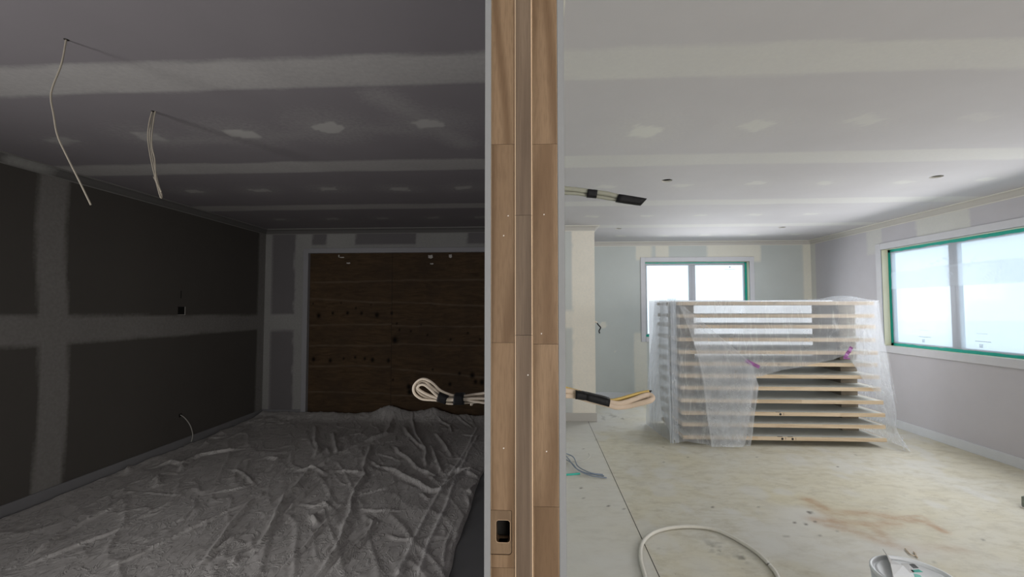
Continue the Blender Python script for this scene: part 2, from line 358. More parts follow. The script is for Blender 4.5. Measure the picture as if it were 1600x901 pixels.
def cloth_mat():
    m, nt, bs = nmat('canvas_drop_cloth'); n1 = noise(nt, 2.2, 4); n2 = noise(nt, 60, 4, .7); n3 = noise(nt, 260, 3, .8)
    c = mixc(nt, ramp(nt, n1, .35, .65), (.63, .615, .595), (.69, .675, .655))
    c = mixc(nt, ramp(nt, n2, .45, .7, 0, .5), c, (.47, .455, .435))
    c = mixc(nt, ramp(nt, n3, .5, .75, 0, .35), c, (.36, .35, .335))
    c = mixc(nt, attr(nt, 'pale'), c, (.80, .79, .775))
    nt.links.new(c, bs.inputs['Base Color']); bs.inputs['Roughness'].default_value = .95; bs.inputs['Specular IOR Level'].default_value = .1
    n4 = noise(nt, 7, 5, .6, vec=(1.5, .8, 1), dist=1.2)
    a = N(nt, 'ShaderNodeMath', operation='SUBTRACT'); nt.links.new(n4, a.inputs[0]); a.inputs[1].default_value = .5
    b = N(nt, 'ShaderNodeMath', operation='ABSOLUTE'); nt.links.new(a.outputs[0], b.inputs[0])
    g = N(nt, 'ShaderNodeMath', operation='MULTIPLY_ADD'); nt.links.new(n2, g.inputs[0]); g.inputs[1].default_value = .35; nt.links.new(ramp(nt, b.outputs[0], 0, .05, 1, 0), g.inputs[2])
    bump(nt, bs, g.outputs[0], .6, .008); return m
M['cloth'] = cloth_mat()
def ply_mat():
    m, nt, bs = nmat('stained_plywood'); n1 = noise(nt, 5, 5, .6, vec=(.9, 1, 5), dist=1.0); n2 = noise(nt, 2.5, 3); n3 = noise(nt, 30, 3, vec=(5, 1, .4))
    c = mixc(nt, ramp(nt, n1, .35, .7), (.130, .083, .045), (.070, .044, .023))
    c = mixc(nt, ramp(nt, n2, .4, .7, 0, .7), c, (.065, .045, .030))
    c = mixc(nt, ramp(nt, n3, .55, .8, 0, .6), c, (.06, .035, .02))
    c = mixc(nt, attr(nt, 'line'), c, (.20, .155, .11))
    c = mixc(nt, attr(nt, 'knot'), c, (.006, .004, .003))
    nt.links.new(c, bs.inputs['Base Color']); bs.inputs['Roughness'].default_value = .7; bs.inputs['Specular IOR Level'].default_value = .15; return m
M['ply'] = ply_mat()

# ------------------------------------------------------------------ dimensions of the place (metres)
XL, XR, DL, DR = -3.506, 4.159, 5.5535, 6.924
CXR, CY = 0.726, 5.5175            # plasterboard nib at the end of the dividing wall
WX0, WX1, WY = -0.0735, 0.0415, 0.632   # dividing wall faces and its cavity jamb end
H, YB = 2.4, -3.0                  # ceiling height, rear wall
RES = 0.025
T = 0.11                           # outer wall thickness

# ------------------------------------------------------------------ ceilings
BANDS = [(1.835, .118), (3.075, .118), (4.335, .105), (5.57, .095), (0.58, .11), (-.66, .11), (-1.9, .11)]
ROWS = [2.45, 3.69, 4.92, 1.2, -.05, -1.3]
def ceil_mask(dabs, bandamp):
    def f(X, Y):
        m = np.zeros(X.shape)
        for i, (yc, hw) in enumerate(BANDS):
            wob = (fbm(X, Y*0+i*3, .5, 5+i)-.5)*.03+(fbm(X, Y*0+i*7, .09, 55+i)-.5)*.012
            b = band(Y-yc-wob, hw+(fbm(X, Y*0+i, .35, 90+i)-.5)*.03, .03)*(.80+.3*(fbm(X, Y, .22, 3)-.5))
            m = np.maximum(m, b*bandamp)
        for k, (dx, dy, w_, h_, a, amp) in enumerate(dabs):
            c, s_ = math.cos(a), math.sin(a); u = (X-dx)*c+(Y-dy)*s_; v = -(X-dx)*s_+(Y-dy)*c
            e = (fbm(X, Y, .05, 200+k)-.5)*.05
            m = np.maximum(m, band(u, w_/2+e, .018)*band(v, h_/2+e, .018)*amp)
            m = np.maximum(m, np.exp(-((u/(w_*1.6))**2+(v/(h_*1.8))**2))*.22*amp)   # sanded smear
        return m
    return f
rnd = random.Random(4)
dabsL = [(-2.287, 2.466, .16, .13, .1, .7), (-1.72, 2.46, .17, .12, .2, 1.1), (-1.17, 2.406, .15, .12, -.35, 1.45), (-.594, 2.385, .15, .10, -.2, 1.35), (-2.877, 2.504, .17, .08, -.3, .5)]
dabsL += [(x, y+rnd.uniform(-.02, .02), .15, .09, rnd.uniform(-.3, .3), .9) for x in (-2.985, -2.385, -1.764, -1.163, -.609) for y in (3.68,)]
dabsL += [(x, y, .14, .09, rnd.uniform(-.3, .3), .6) for x in (-2.92, -2.33, -1.744, -1.16, -.62) for y in (4.91,)]
dabsR = [(.63, 2.561, .16, .16, .2, 1.0), (1.226, 2.504, .16, .13, .5, .8), (1.79, 2.468, .17, .10, .5, .65), (2.369, 2.459, .18, .08, .4, .35)]
dabsR += [(x, 3.70+rnd.uniform(-.03, .03), .14, .09, rnd.uniform(0, .5), .75) for x in (.6, 1.21, 1.81, 2.36, 2.975, 3.57)]
dabsR += [(x, 4.945, .14, .08, rnd.uniform(0, .4), .9) for x in (.62, 1.216, 1.806, 2.394, 2.989)]
dabsR += [(x, 6.32, .14, .09, .2, 1.0) for x in (1.209, 1.803, 2.37, 3.024, 3.6)]
def smear(f):
    def g(X, Y):
        m = f(X, Y)
        d, _ = polydist(X, Y, [(-.75, 2.05), (-.62, 2.30), (-.45, 2.68)])
        m = np.maximum(m, np.exp(-(d/.095)**2)*.34)
        d, _ = polydist(X, Y, [(-2.3, 2.55), (-1.6, 2.52), (-1.0, 2.42), (-.5, 2.5)])
        return np.maximum(m, np.exp(-(d/.08)**2)*.24)
    return g
midx = 0.0
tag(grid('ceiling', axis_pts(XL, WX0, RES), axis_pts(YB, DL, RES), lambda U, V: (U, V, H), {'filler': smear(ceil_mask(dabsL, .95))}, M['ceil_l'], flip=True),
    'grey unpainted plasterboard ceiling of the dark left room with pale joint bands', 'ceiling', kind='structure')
HOLES = [(1.049, 3.569), (3.113, 3.58), (1.059, 5.726), (3.116, 5.753)]
ex = []; ey = []
for hx, hy in HOLES: ex += [hx-.06, hx+.06]; ey += [hy-.06, hy+.06]
tag(grid('ceiling', axis_pts(WX1, XR, RES, ex), axis_pts(YB, DR, RES, ey), lambda U, V: (U, V, H), {'filler': ceil_mask(dabsR, .8)}, M['ceil_r'], flip=True,
         circ=[(a, b, .043, .06) for a, b in HOLES]),
    'light sanded plasterboard ceiling of the bright right room with joint bands', 'ceiling', kind='structure')
nearby = ['nearest the dividing wall and the camera', 'above the right window, nearer the camera', 'far one near the filled nib', 'far one above the wrapped door stack']
for (hx, hy), nb in zip(HOLES, nearby):
    bm = bmesh.new()
    lathe(bm, [(.0435, 2.3995), (.0435, 2.412)], 32, hx, hy)
    h_ = bm_obj('downlight_hole', bm, M['lip_r'], None, True, (hx, hy, 2.4)); h_.location = (hx, hy, 2.4)
    bm = bmesh.new(); lathe(bm, [(.044, 2.412), (.052, 2.412), (.052, 2.47), (0, 2.47)], 32, hx, hy)
    bm_obj('roof_space', bm, M['dark'], h_, True, (hx, hy, 2.4))
    tag(h_, 'round cut-out hole for a ceiling light, ' + nb, 'downlight hole', 'cut-outs for ceiling lights')
bm = bmesh.new()
box(bm, XL-.3, XR+.3, YB-.3, DR+.3, 2.60, 2.75)
tag(bm_obj('roof_void', bm, M['roof']), 'dark roof space above the ceiling', 'roof', kind='structure')

# ------------------------------------------------------------------ walls (inner face dense, outer skin plain)
def wallgrid(name, label, axis, pos, u0, u1, holes, masks, mat, flip, out, extra=()):
    """axis 'x': wall in plane x=pos, u runs in y.  axis 'y': plane y=pos, u runs in x"""
    eu = []; ev = []
    for (a, b, c, d) in holes: eu += [a, b]; ev += [c, d]
    us = axis_pts(u0, u1, RES, eu); vs = axis_pts(0, H, RES, ev)
    pl = (lambda U, V: (pos, U, V)) if axis == 'x' else (lambda U, V: (U, pos, V))
    o = grid(name, us, vs, pl, {'filler': masks}, mat, holes, flip)
    tag(o, label, 'wall', kind='structure')
    p2 = pos+out
    us = axis_pts(u0-.2, u1+.2, 3, eu); vs = axis_pts(-.02, 2.62, 3, ev)
    pl = (lambda U, V: (p2, U, V)) if axis == 'x' else (lambda U, V: (U, p2, V))
    grid('cladding', us, vs, pl, {'filler': lambda U, V: U*0}, M['ext'], holes, flip, parent=o)
    return o
def wob(t, seed, s=.25, a=.03): return (fbm(t, t*0+seed*1.7, s, seed, 4)-.5)*a
# left wall: vertical joint at y~3.04, horizontal joint band z 1.1..1.32, corner band
def m_left(Yy, Z):
    m = band(Yy-3.04-.03*np.sin(Z*2.2)-wob(Z, 3), .10, .03)*.8
    m = np.maximum(m, band(Z-1.215+(.008*(Yy-4))-wob(Yy, 4), .105-.006*(Yy-3), .03)*(.85-.1*fbm(Yy, Z, .3, 8)))
    m = np.maximum(m, band(Yy-1.84, .1, .03)*.8*(Z < 1.2)); m = np.maximum(m, band(Yy-.6, .1, .03)*.8)
    return np.maximum(m, ss((Yy-(DL-.16)-wob(Z, 5, .2, .02))/.03)*.75)
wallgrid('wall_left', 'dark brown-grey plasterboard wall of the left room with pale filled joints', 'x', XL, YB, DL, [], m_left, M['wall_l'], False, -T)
# left back wall with the boarded opening
GX0, GX1, GZ = -2.93, -0.30, 2.09
def m_lback(X, Z):
    m = ss((-(X-(-3.40)))/.03)*.85*(1+0*Z)
    m = np.maximum(m, ss((X-(-3.13)+wob(Z, 11, .12, .05))/.03)*.8*(Z < 2.2))
    m = np.maximum(m, band(Z-1.2-wob(X, 12), .105, .03)*(X < -2.9)*.85)
    for c, hw in ((-3.0, .11), (-2.51, .19), (-1.20, .33)):
        m = np.maximum(m, band(X-c-wob(Z, 13, .1, .04), hw, .03)*ss((Z-2.0)/.05)*.95)
    for c in (-2.17, -1.93, -1.67): m = np.maximum(m, band(X-c, .045, .02)*band(Z-2.16, .035, .02)*.7)
    return m
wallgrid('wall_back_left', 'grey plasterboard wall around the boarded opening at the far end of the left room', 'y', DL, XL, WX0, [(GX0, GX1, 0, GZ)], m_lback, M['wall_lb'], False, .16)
# right back wall and window
BW = (1.685, 3.245, .935, 2.088)
def m_back(X, Z):
    m = np.maximum(band(X-1.67-wob(Z, 21, .12, .03), .12, .03), band(X-1.95, .10, .02))*ss((Z-2.1)/.04)
    m = np.maximum(m, band(X-3.03-wob(Z, 22, .1, .04), .40, .03)*ss((Z-2.06)/.05))
    m = np.maximum(m, band(X-1.60-wob(Z, 23, .15, .05), .10, .03)*ss((1.02-Z)/.04)*.8)
    m = np.maximum(m, band(X-3.34-wob(Z, 24, .15, .05), .10, .03)*ss((1.02-Z)/.04)*.8)
    m = np.maximum(m, ss((X-(XR-.13))/.02)*.9)
    m = np.maximum(m, band(np.hypot(X-1.035, Z-1.115), .052, .02)*.95)
    return np.maximum(m, band(np.hypot(X-1.22, Z-.72), .012, .01)*.8)
wallgrid('wall_back_right', 'green-grey plasterboard wall at the far end of the bright room around the far window', 'y', DR, WX1, XR, [BW], m_back, M['wall_b'], False, T)
RW = (2.65, 5.552, .935, 2.075)
def m_right(Y, Z):
    m = band(Y-5.66-wob(Z, 31, .12, .03), .12, .03)*ss((Z-2.02)/.05)*.6
    m = np.maximum(m, band(Y-4.74-wob(Z, 32, .12, .05), .30, .03)*ss((Z-2.1)/.04)*.75)
    m = np.maximum(m, band(Y-5.62, .12, .03)*ss((.95-Z)/.04)*.25)
    m = np.maximum(m, band(Z-1.2, .11, .03)*.12)
    return np.maximum(m, ss((Y-(DR-.12))/.02)*.75)
wallgrid('wall_right', 'lavender-grey plasterboard wall of the bright room around the wide masked window', 'x', XR, YB, DR, [RW], m_right, M['wall_r'], True, T)
RWIN = (0.9, 3.9, .2, 2.35)
wallgrid('wall_rear', 'plain plasterboard wall behind the camera', 'y', YB, XL, XR, [], lambda X, Z: X*0, M['column'], True, -T)
# dividing wall, from its jamb end back to both back walls, and its part behind the camera
def m_col(X, Z): return np.maximum(ss((X-(.44+wob(Z, 41, .12, .04)))/.02), band(Z-1.24, .11, .03)*.8)*.95
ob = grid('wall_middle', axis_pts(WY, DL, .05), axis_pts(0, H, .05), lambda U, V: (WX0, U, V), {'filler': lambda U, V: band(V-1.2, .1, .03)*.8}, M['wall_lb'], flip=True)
tag(ob, 'dividing wall between the dark and the bright room, seen end on', 'wall', kind='structure')
grid('wall_lining', axis_pts(WY, CY, .05), axis_pts(0, H, .05), lambda U, V: (WX1, U, V), {'filler': lambda U, V: band(V-1.2, .1, .03)*.8}, M['wall_b'], flip=False, parent=ob)
bm = bmesh.new(); box(bm, WX0, WX1, WY, WY+.001, 2.12, 2.4)
box(bm, WX0, WX1, -.85, WY-.0005, 2.06, 2.4)
bm_obj('door_header', bm, M['gib_edge'], ob)
bm = bmesh.new(); box(bm, WX0, WX1, YB, -.85, 0, 2.4); bm_obj('wall_return', bm, M['wall_lb'], ob)
nib = grid('wall_nib', axis_pts(WX1, CXR, RES), axis_pts(0, H, RES), lambda U, V: (U, CY, V), {'filler': m_col}, M['column'], flip=False)
tag(nib, 'cream filled plasterboard nib standing beyond the dividing wall', 'wall', kind='structure')
grid('wall_lining', axis_pts(CY, DR, .05), axis_pts(0, H, .05), lambda U, V: (CXR, U, V), {'filler': lambda U, V: ss((CY+.1-U)/.03)}, M['column'], flip=False, parent=nib)
# plasterboard edges either side of the jamb
bm = bmesh.new(); box(bm, WX0+.0002, -.0645, WY-.0015, WY+.0008, 0, 2.12, .0004); e1 = bm_obj('plasterboard_edge', bm, M['gib_edge'], ob)
bm = bmesh.new(); box(bm, .0318, WX1-.0002, WY-.0015, WY+.0008, 0, 2.12, .0004); e2 = bm_obj('plasterboard_edge', bm, M['gib_edge'], ob)

# ------------------------------------------------------------------ cavity jamb: two boards and a stop strip
dj = empty('door_1', (-.016, WY, 0), 'varnished pine sliding door jamb standing up the middle of the view', 'door jamb', kind='structure')
def zp(py, px=800): return float(at(1, WY, px, py)[2])
def board(name, x0, x1, y0, y1, joints, mat, par, lab=None, seed=0):
    me = bpy.data.meshes.new(name); zs = [0.0]+sorted(joints)+[2.12]; r = random.Random(seed)
    V = []; F = []; MI = []; T_ = []
    bev = .0011; FT = []
    for a, b in zip(zs, zs[1:]):
        tone = r.uniform(.1, .9); pr = [(x0, y1), (x0, y0+bev), (x0+bev, y0), (x1-bev, y0), (x1, y0+bev), (x1, y1)]
        i = len(V)
        for z in (a, b-.0004): V += [(p[0], p[1], z) for p in pr]
        for k in range(6):
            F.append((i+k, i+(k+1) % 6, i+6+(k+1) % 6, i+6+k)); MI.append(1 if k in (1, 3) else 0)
        F.append(tuple(range(i+5, i-1, -1))); MI.append(0); F.append(tuple(range(i+6, i+12))); MI.append(0); FT += [tone]*8
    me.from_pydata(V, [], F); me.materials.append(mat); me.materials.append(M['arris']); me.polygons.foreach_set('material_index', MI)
    a_ = me.attributes.new('tone', 'FLOAT', 'FACE'); a_.data.foreach_set('value', FT); me.update()
    o = link(name, me, None, par); o.location = -Vector(par.location); return o
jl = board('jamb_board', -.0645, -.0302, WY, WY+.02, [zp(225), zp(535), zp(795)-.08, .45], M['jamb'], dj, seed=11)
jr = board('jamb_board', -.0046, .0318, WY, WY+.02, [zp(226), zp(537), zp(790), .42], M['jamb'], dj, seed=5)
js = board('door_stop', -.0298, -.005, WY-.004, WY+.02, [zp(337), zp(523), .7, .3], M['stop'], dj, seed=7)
# strike recess: shallow routed seat with a deep latch hole (real pocket cut with a boolean)
def rrect(bm, x0, x1, z0, z1, y0, y1, rads):
    pts = []
    for (cx, cz, r, a0) in ((x1-rads[0], z1-rads[0], rads[0], 0), (x0+rads[1], z1-rads[1], rads[1], 90), (x0+rads[2], z0+rads[2], rads[2], 180), (x1-rads[3], z0+rads[3], rads[3], 270)):
        for k in range(7):
            a = math.radians(a0+15*k); pts.append((cx+r*math.cos(a), cz+r*math.sin(a)))
    A = [bm.verts.new((p[0], y0, p[1])) for p in pts]; B = [bm.verts.new((p[0], y1, p[1])) for p in pts]; n = len(pts)
    bm.faces.new(A); bm.faces.new(B[::-1])
    for k in range(n): bm.faces.new((A[k], B[k], B[(k+1) % n], A[(k+1) % n]))
def cut(target, fn):
    bm = bmesh.new(); fn(bm); bmesh.ops.recalc_face_normals(bm, faces=bm.faces)
    me = bpy.data.meshes.new('cutter'); bm.to_mesh(me); bm.free(); c = bpy.data.objects.new('cutter', me); COL.objects.link(c)
    md = target.modifiers.new('b', 'BOOLEAN'); md.object = c; md.operation = 'DIFFERENCE'; md.solver = 'EXACT'
    bpy.context.view_layer.update(); dg = bpy.context.evaluated_depsgraph_get()
    nm = bpy.data.meshes.new_from_object(target.evaluated_get(dg)); target.modifiers.clear(); target.data = nm
    bpy.data.objects.remove(c)
x0 = float(at(1, WY, 764, 830)[0]); x1 = float(at(1, WY, 800, 830)[0])
hx0 = float(at(1, WY, 775, 830)[0]); hx1 = float(at(1, WY, 797, 830)[0])
cut(jl, lambda bm: rrect(bm, x0-.01, x1, zp(867), zp(797), WY-.01, WY+.0022, (.002, .002, .002, .005)))
bm = bmesh.new(); rrect(bm, x0+.0006, x1-.0008, zp(867)+.0008, zp(797)-.0008, WY+.0007, WY+.012, (.0015, .0015, .0015, .0045))
st = bm_obj('strike_seat', bm, M['routed'], dj); st.location = -Vector(dj.location); st['label'] = 'routed wooden seat with a square latch hole'
for t_ in (jl, st): cut(t_, lambda bm: rrect(bm, hx0, hx1, zp(848), zp(813), WY-.01, WY+.03, (.004, .004, .004, .004)))
bm = bmesh.new(); rrect(bm, hx0-.0003, hx1+.0003, zp(848)-.0003, zp(813)+.0003, WY+.0004, WY+.0012, (.0045,)*4)
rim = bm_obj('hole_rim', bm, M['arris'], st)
cut(rim, lambda bm: rrect(bm, hx0, hx1, zp(848), zp(813), WY-.01, WY+.03, (.004,)*4))
bm = bmesh.new(); box(bm, hx0-.004, hx1+.004, WY+.024, WY+.030, zp(848)-.004, zp(813)+.004)
bk = bm_obj('pocket_back', bm, M['dark'], st)
for (px, py) in ((787, 700), (854, 705), (794, 337), (850, 335), (787, 368), (825, 585), (846, 521)):
    p = at(1, WY, px, py); yy = WY-.004 if 805 < px < 833 else WY
    bm = bmesh.new(); bmesh.ops.create_icosphere(bm, subdivisions=1, radius=.0011)
    for v in bm.verts: v.co = (v.co.x+p[0], v.co.y*.3+yy, v.co.z+p[2])
    f_ = bm_obj('filler_dot', bm, M['paper'], dj); f_.location = -Vector(dj.location)

# ------------------------------------------------------------------ cornice, baseboards
CN = .055
def cornice(name, label, p0, p1, nrm, side, m0=True, m1=True, patch=None):
    """cove along p0->p1 (xy on the wall line); nrm points into the room. m0/m1: mitre sign (+1 inside corner, -1 outside)"""
    p0 = Vector((*p0, 0)); p1 = Vector((*p1, 0)); d = (p1-p0).normalized(); n = Vector((*nrm, 0)); L = (p1-p0).length
    prof = [(0, H-CN-.010), (.006, H-CN-.010), (.006, H-CN-.002)]
    prof += [(.006+(CN-.012)*(1-math.cos(a)), H-CN-.002+(CN-.007)*math.sin(a)) for a in [PI/2*k/6 for k in range(1, 7)]]
    prof += [(CN-.002, H-.008), (CN+.003, H-.008), (CN+.003, H)]
    lips = (0, 1, 8, 9, 10, 11)
    N_ = max(2, int(L/.06)); V = []; F = []; MI = []; A = []
    for i in range(N_+1):
        t = i/N_
        for (o, z) in prof:
            s = t*L
            if i == 0: s += m0*o
            if i == N_: s -= m1*o
            q = p0+d*s+n*o; V.append((q.x, q.y, z))
            A.append(patch(q.x, q.y) if patch else 0)
    k = len(prof)
    for i in range(N_):
        for j in range(k-1): F.append((i*k+j, i*k+j+1, (i+1)*k+j+1, (i+1)*k+j)); MI.append(1 if j in lips else 0)
    me = bpy.data.meshes.new(name); me.from_pydata(V, [], F)
    me.materials.append(M['cornice_'+side]); me.materials.append(M['lip_'+side]); me.polygons.foreach_set('material_index', MI)
    a_ = me.attributes.new('filler', 'FLOAT', 'POINT'); a_.data.foreach_set('value', A)
    o = link(name, me); tag(o, label, 'cornice', kind='structure'); return o
pl = lambda x, y: float(ss(np.array((.13-abs(y-2.84))/.03+.5)))*.8
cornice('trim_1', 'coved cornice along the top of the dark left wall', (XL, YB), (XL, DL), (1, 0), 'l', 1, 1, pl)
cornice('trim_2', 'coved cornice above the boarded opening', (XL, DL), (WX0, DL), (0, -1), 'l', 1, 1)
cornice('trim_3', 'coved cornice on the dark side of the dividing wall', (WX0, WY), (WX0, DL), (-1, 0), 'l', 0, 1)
cornice('trim_4', 'coved cornice on the bright side of the dividing wall', (WX1, WY), (WX1, CY), (1, 0), 'r', 0, 1)
cornice('trim_5', 'coved cornice across the face of the cream nib', (WX1, CY), (CXR, CY), (0, -1), 'r', 1, -1)
cornice('trim_6', 'coved cornice along the side of the cream nib', (CXR, CY), (CXR, DR), (1, 0), 'r', -1, 1)
cornice('trim_7', 'coved cornice above the far window', (CXR, DR), (XR, DR), (0, -1), 'r', 1, 1)
cornice('trim_8', 'coved cornice above the wide right window', (XR, YB), (XR, DR), (-1, 0), 'r', 1, 1)
def skirt(name, label, x0, x1, y0, y1, mat, h=.092):
    bm = bmesh.new(); box(bm, x0, x1, y0, y1, 0, h, .002); tag(bm_obj(name, bm, mat), label, 'baseboard', kind='structure')
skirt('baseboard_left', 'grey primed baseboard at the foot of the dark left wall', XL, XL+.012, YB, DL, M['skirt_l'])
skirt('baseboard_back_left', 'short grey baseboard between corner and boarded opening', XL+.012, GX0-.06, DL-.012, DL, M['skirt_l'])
skirt('baseboard_back_right', 'white baseboard below the far window', CXR, XR-.012, DR-.012, DR, M['skirt_r'])
skirt('baseboard_right', 'white baseboard below the wide right window', XR-.012, XR, YB, DR, M['skirt_r'])
skirt('baseboard_nib', 'cream baseboard at the foot of the filled nib', WX1, CXR+.012, CY-.012, CY, M['cornice_r'], .10)
skirt('baseboard_nib_side', 'baseboard along the side of the filled nib', CXR, CXR+.012, CY, DR-.012, M['skirt_r'])

# ------------------------------------------------------------------ floors
def px_floor(L): return [tuple(at(2, 0, x, y)[:2]) for x, y in L]
strokes = [([(1262, 780), (1300, 800), (1360, 802), (1420, 812)], .05, .8), ([(1275, 812), (1320, 815), (1370, 820), (1400, 817)], .05, .8),
           ([(1300, 822), (1340, 832), (1375, 845), (1395, 852)], .05, .7), ([(1360, 820), (1378, 835), (1390, 850)], .04, .6),
           ([(1410, 808), (1445, 815), (1475, 830)], .03, 1.0), ([(1420, 858), (1460, 855), (1500, 858)], .05, .35),
           ([(1270, 790), (1290, 800), (1330, 825)], .05, .5), ([(1330, 801), (1380, 807), (1440, 806), (1470, 826)], .015, .7)]
strokes = [(px_floor(a), b, c) for a, b, c in strokes]
def f_stain(X, Y):
    m = np.zeros(X.shape)
    for P, w_, a in strokes:
        d, _ = polydist(X, Y, P); m = np.maximum(m, np.exp(-(d/w_)**2)*a*(.4+.9*fbm(X, Y, .06, 9)))
    return np.clip(m, 0, 1)
def f_dust(X, Y):
    m = ss((.66-X)/.06)*.35+ss((.66-X)/.06)*.5*fbm(X, Y, .25, 44)                                         # cleaner grey slab left of the saw cut
    m = np.maximum(m, np.exp(-((X-1.05)/.25)**2-((Y-6.1)/.45)**2)*.8*fbm(X, Y, .3, 4)*1.6)
    m = np.maximum(m, ss((fbm(X, Y, .9, 31)-.50)/.18)*.75)
    m = np.maximum(m, ss((fbm(X*1.5, Y, .35, 37)-.60)/.12)*.5)
    return np.clip(m, 0, 1)
rs = np.random.RandomState(3)
specks = [tuple(at(2, 0, x, y)[:2])+(r,) for x, y, r in ((1265, 800, .016), (1114, 792, .012), (1240, 816, .01), (1274, 814, .009), (1258, 818, .009), (1228, 837, .01), (1280, 837, .01), (1309, 729, .01), (1193, 828, .008), (907, 762, .012), (950, 790, .008))]
def f_spot(X, Y):
    m = np.zeros(X.shape)
    for (a, b, r) in specks: m = np.maximum(m, ss((r*1.4-np.hypot(X-a, (Y-b)*.8))/(r*.8)))
    r1 = np.array(at(2, 0, 1161, 872)[:2])
    m = np.maximum(m, np.exp(-(np.hypot(X-r1[0], Y-r1[1])/.045)**2)*ss((fbm(X, Y, .03, 7)-.45)/.1)*.8)
    r2 = np.array(at(2, 0, 1118, 855)[:2])
    m = np.maximum(m, np.exp(-(np.hypot(X-r2[0], Y-r2[1])/.09)**2)*ss((fbm(X, Y, .03, 8)-.5)/.1)*.5)
    for i in range(60):
        a, b = rs.uniform(.1, 4.1), rs.uniform(2.2, 6.8); m = np.maximum(m, ss((.010-np.hypot(X-a, Y-b))/.006)*.7)
    # dark scuffs near the nib and under the stack
    d = np.hypot((X-1.0)/.35, (Y-5.6)/.5); m = np.maximum(m, ss((fbm(X*2, Y, .12, 61)-.6)/.05)*ss(1-d)*.6)
    return m
fl = grid('floor', axis_pts(WX1-.06, XR+.02, .02), axis_pts(1.2, DR+.02, .02), lambda U, V: (U, V, 0), {'stain': f_stain, 'dust': f_dust, 'spot': f_spot}, M['floor'])
tag(fl, 'dusty cream and grey concrete floor of the bright room with brown smears', 'floor', kind='structure')
bm = bmesh.new(); box(bm, .6285, .6325, 1.2, 5.5, -.004, .0007); bm_obj('saw_cut', bm, M['dark'], fl)
bm = bmesh.new(); box(bm, XL-.3, WX1-.06, YB-.3, DL+.4, -.1, 0); tag(bm_obj('floor', bm, M['floor_l']), 'grey concrete floor of the dark room beside the drop cloth', 'floor', kind='structure')
fr = grid('floor', axis_pts(WX1-.06, XR+.3, .5), axis_pts(YB-.3, 1.2, .5), lambda U, V: (U, V, 0), {'stain': lambda U, V: U*0, 'dust': lambda U, V: U*0+.3, 'spot': lambda U, V: U*0}, M['floor'])
tag(fr, 'concrete floor behind the camera', 'floor', kind='structure')
bm = bmesh.new(); box(bm, WX1-.06, XR+.3, YB-.3, DR+.3, -.1, -.002); tag(bm_obj('floor_slab', bm, M['floor_l']), 'concrete slab under the bright room', 'floor', kind='structure')
bm = bmesh.new(); box(bm, -60, 60, -60, 60, -.4, -.3); tag(bm_obj('ground', bm, M['outside']), 'pale ground outside the windows', 'ground', kind='structure')

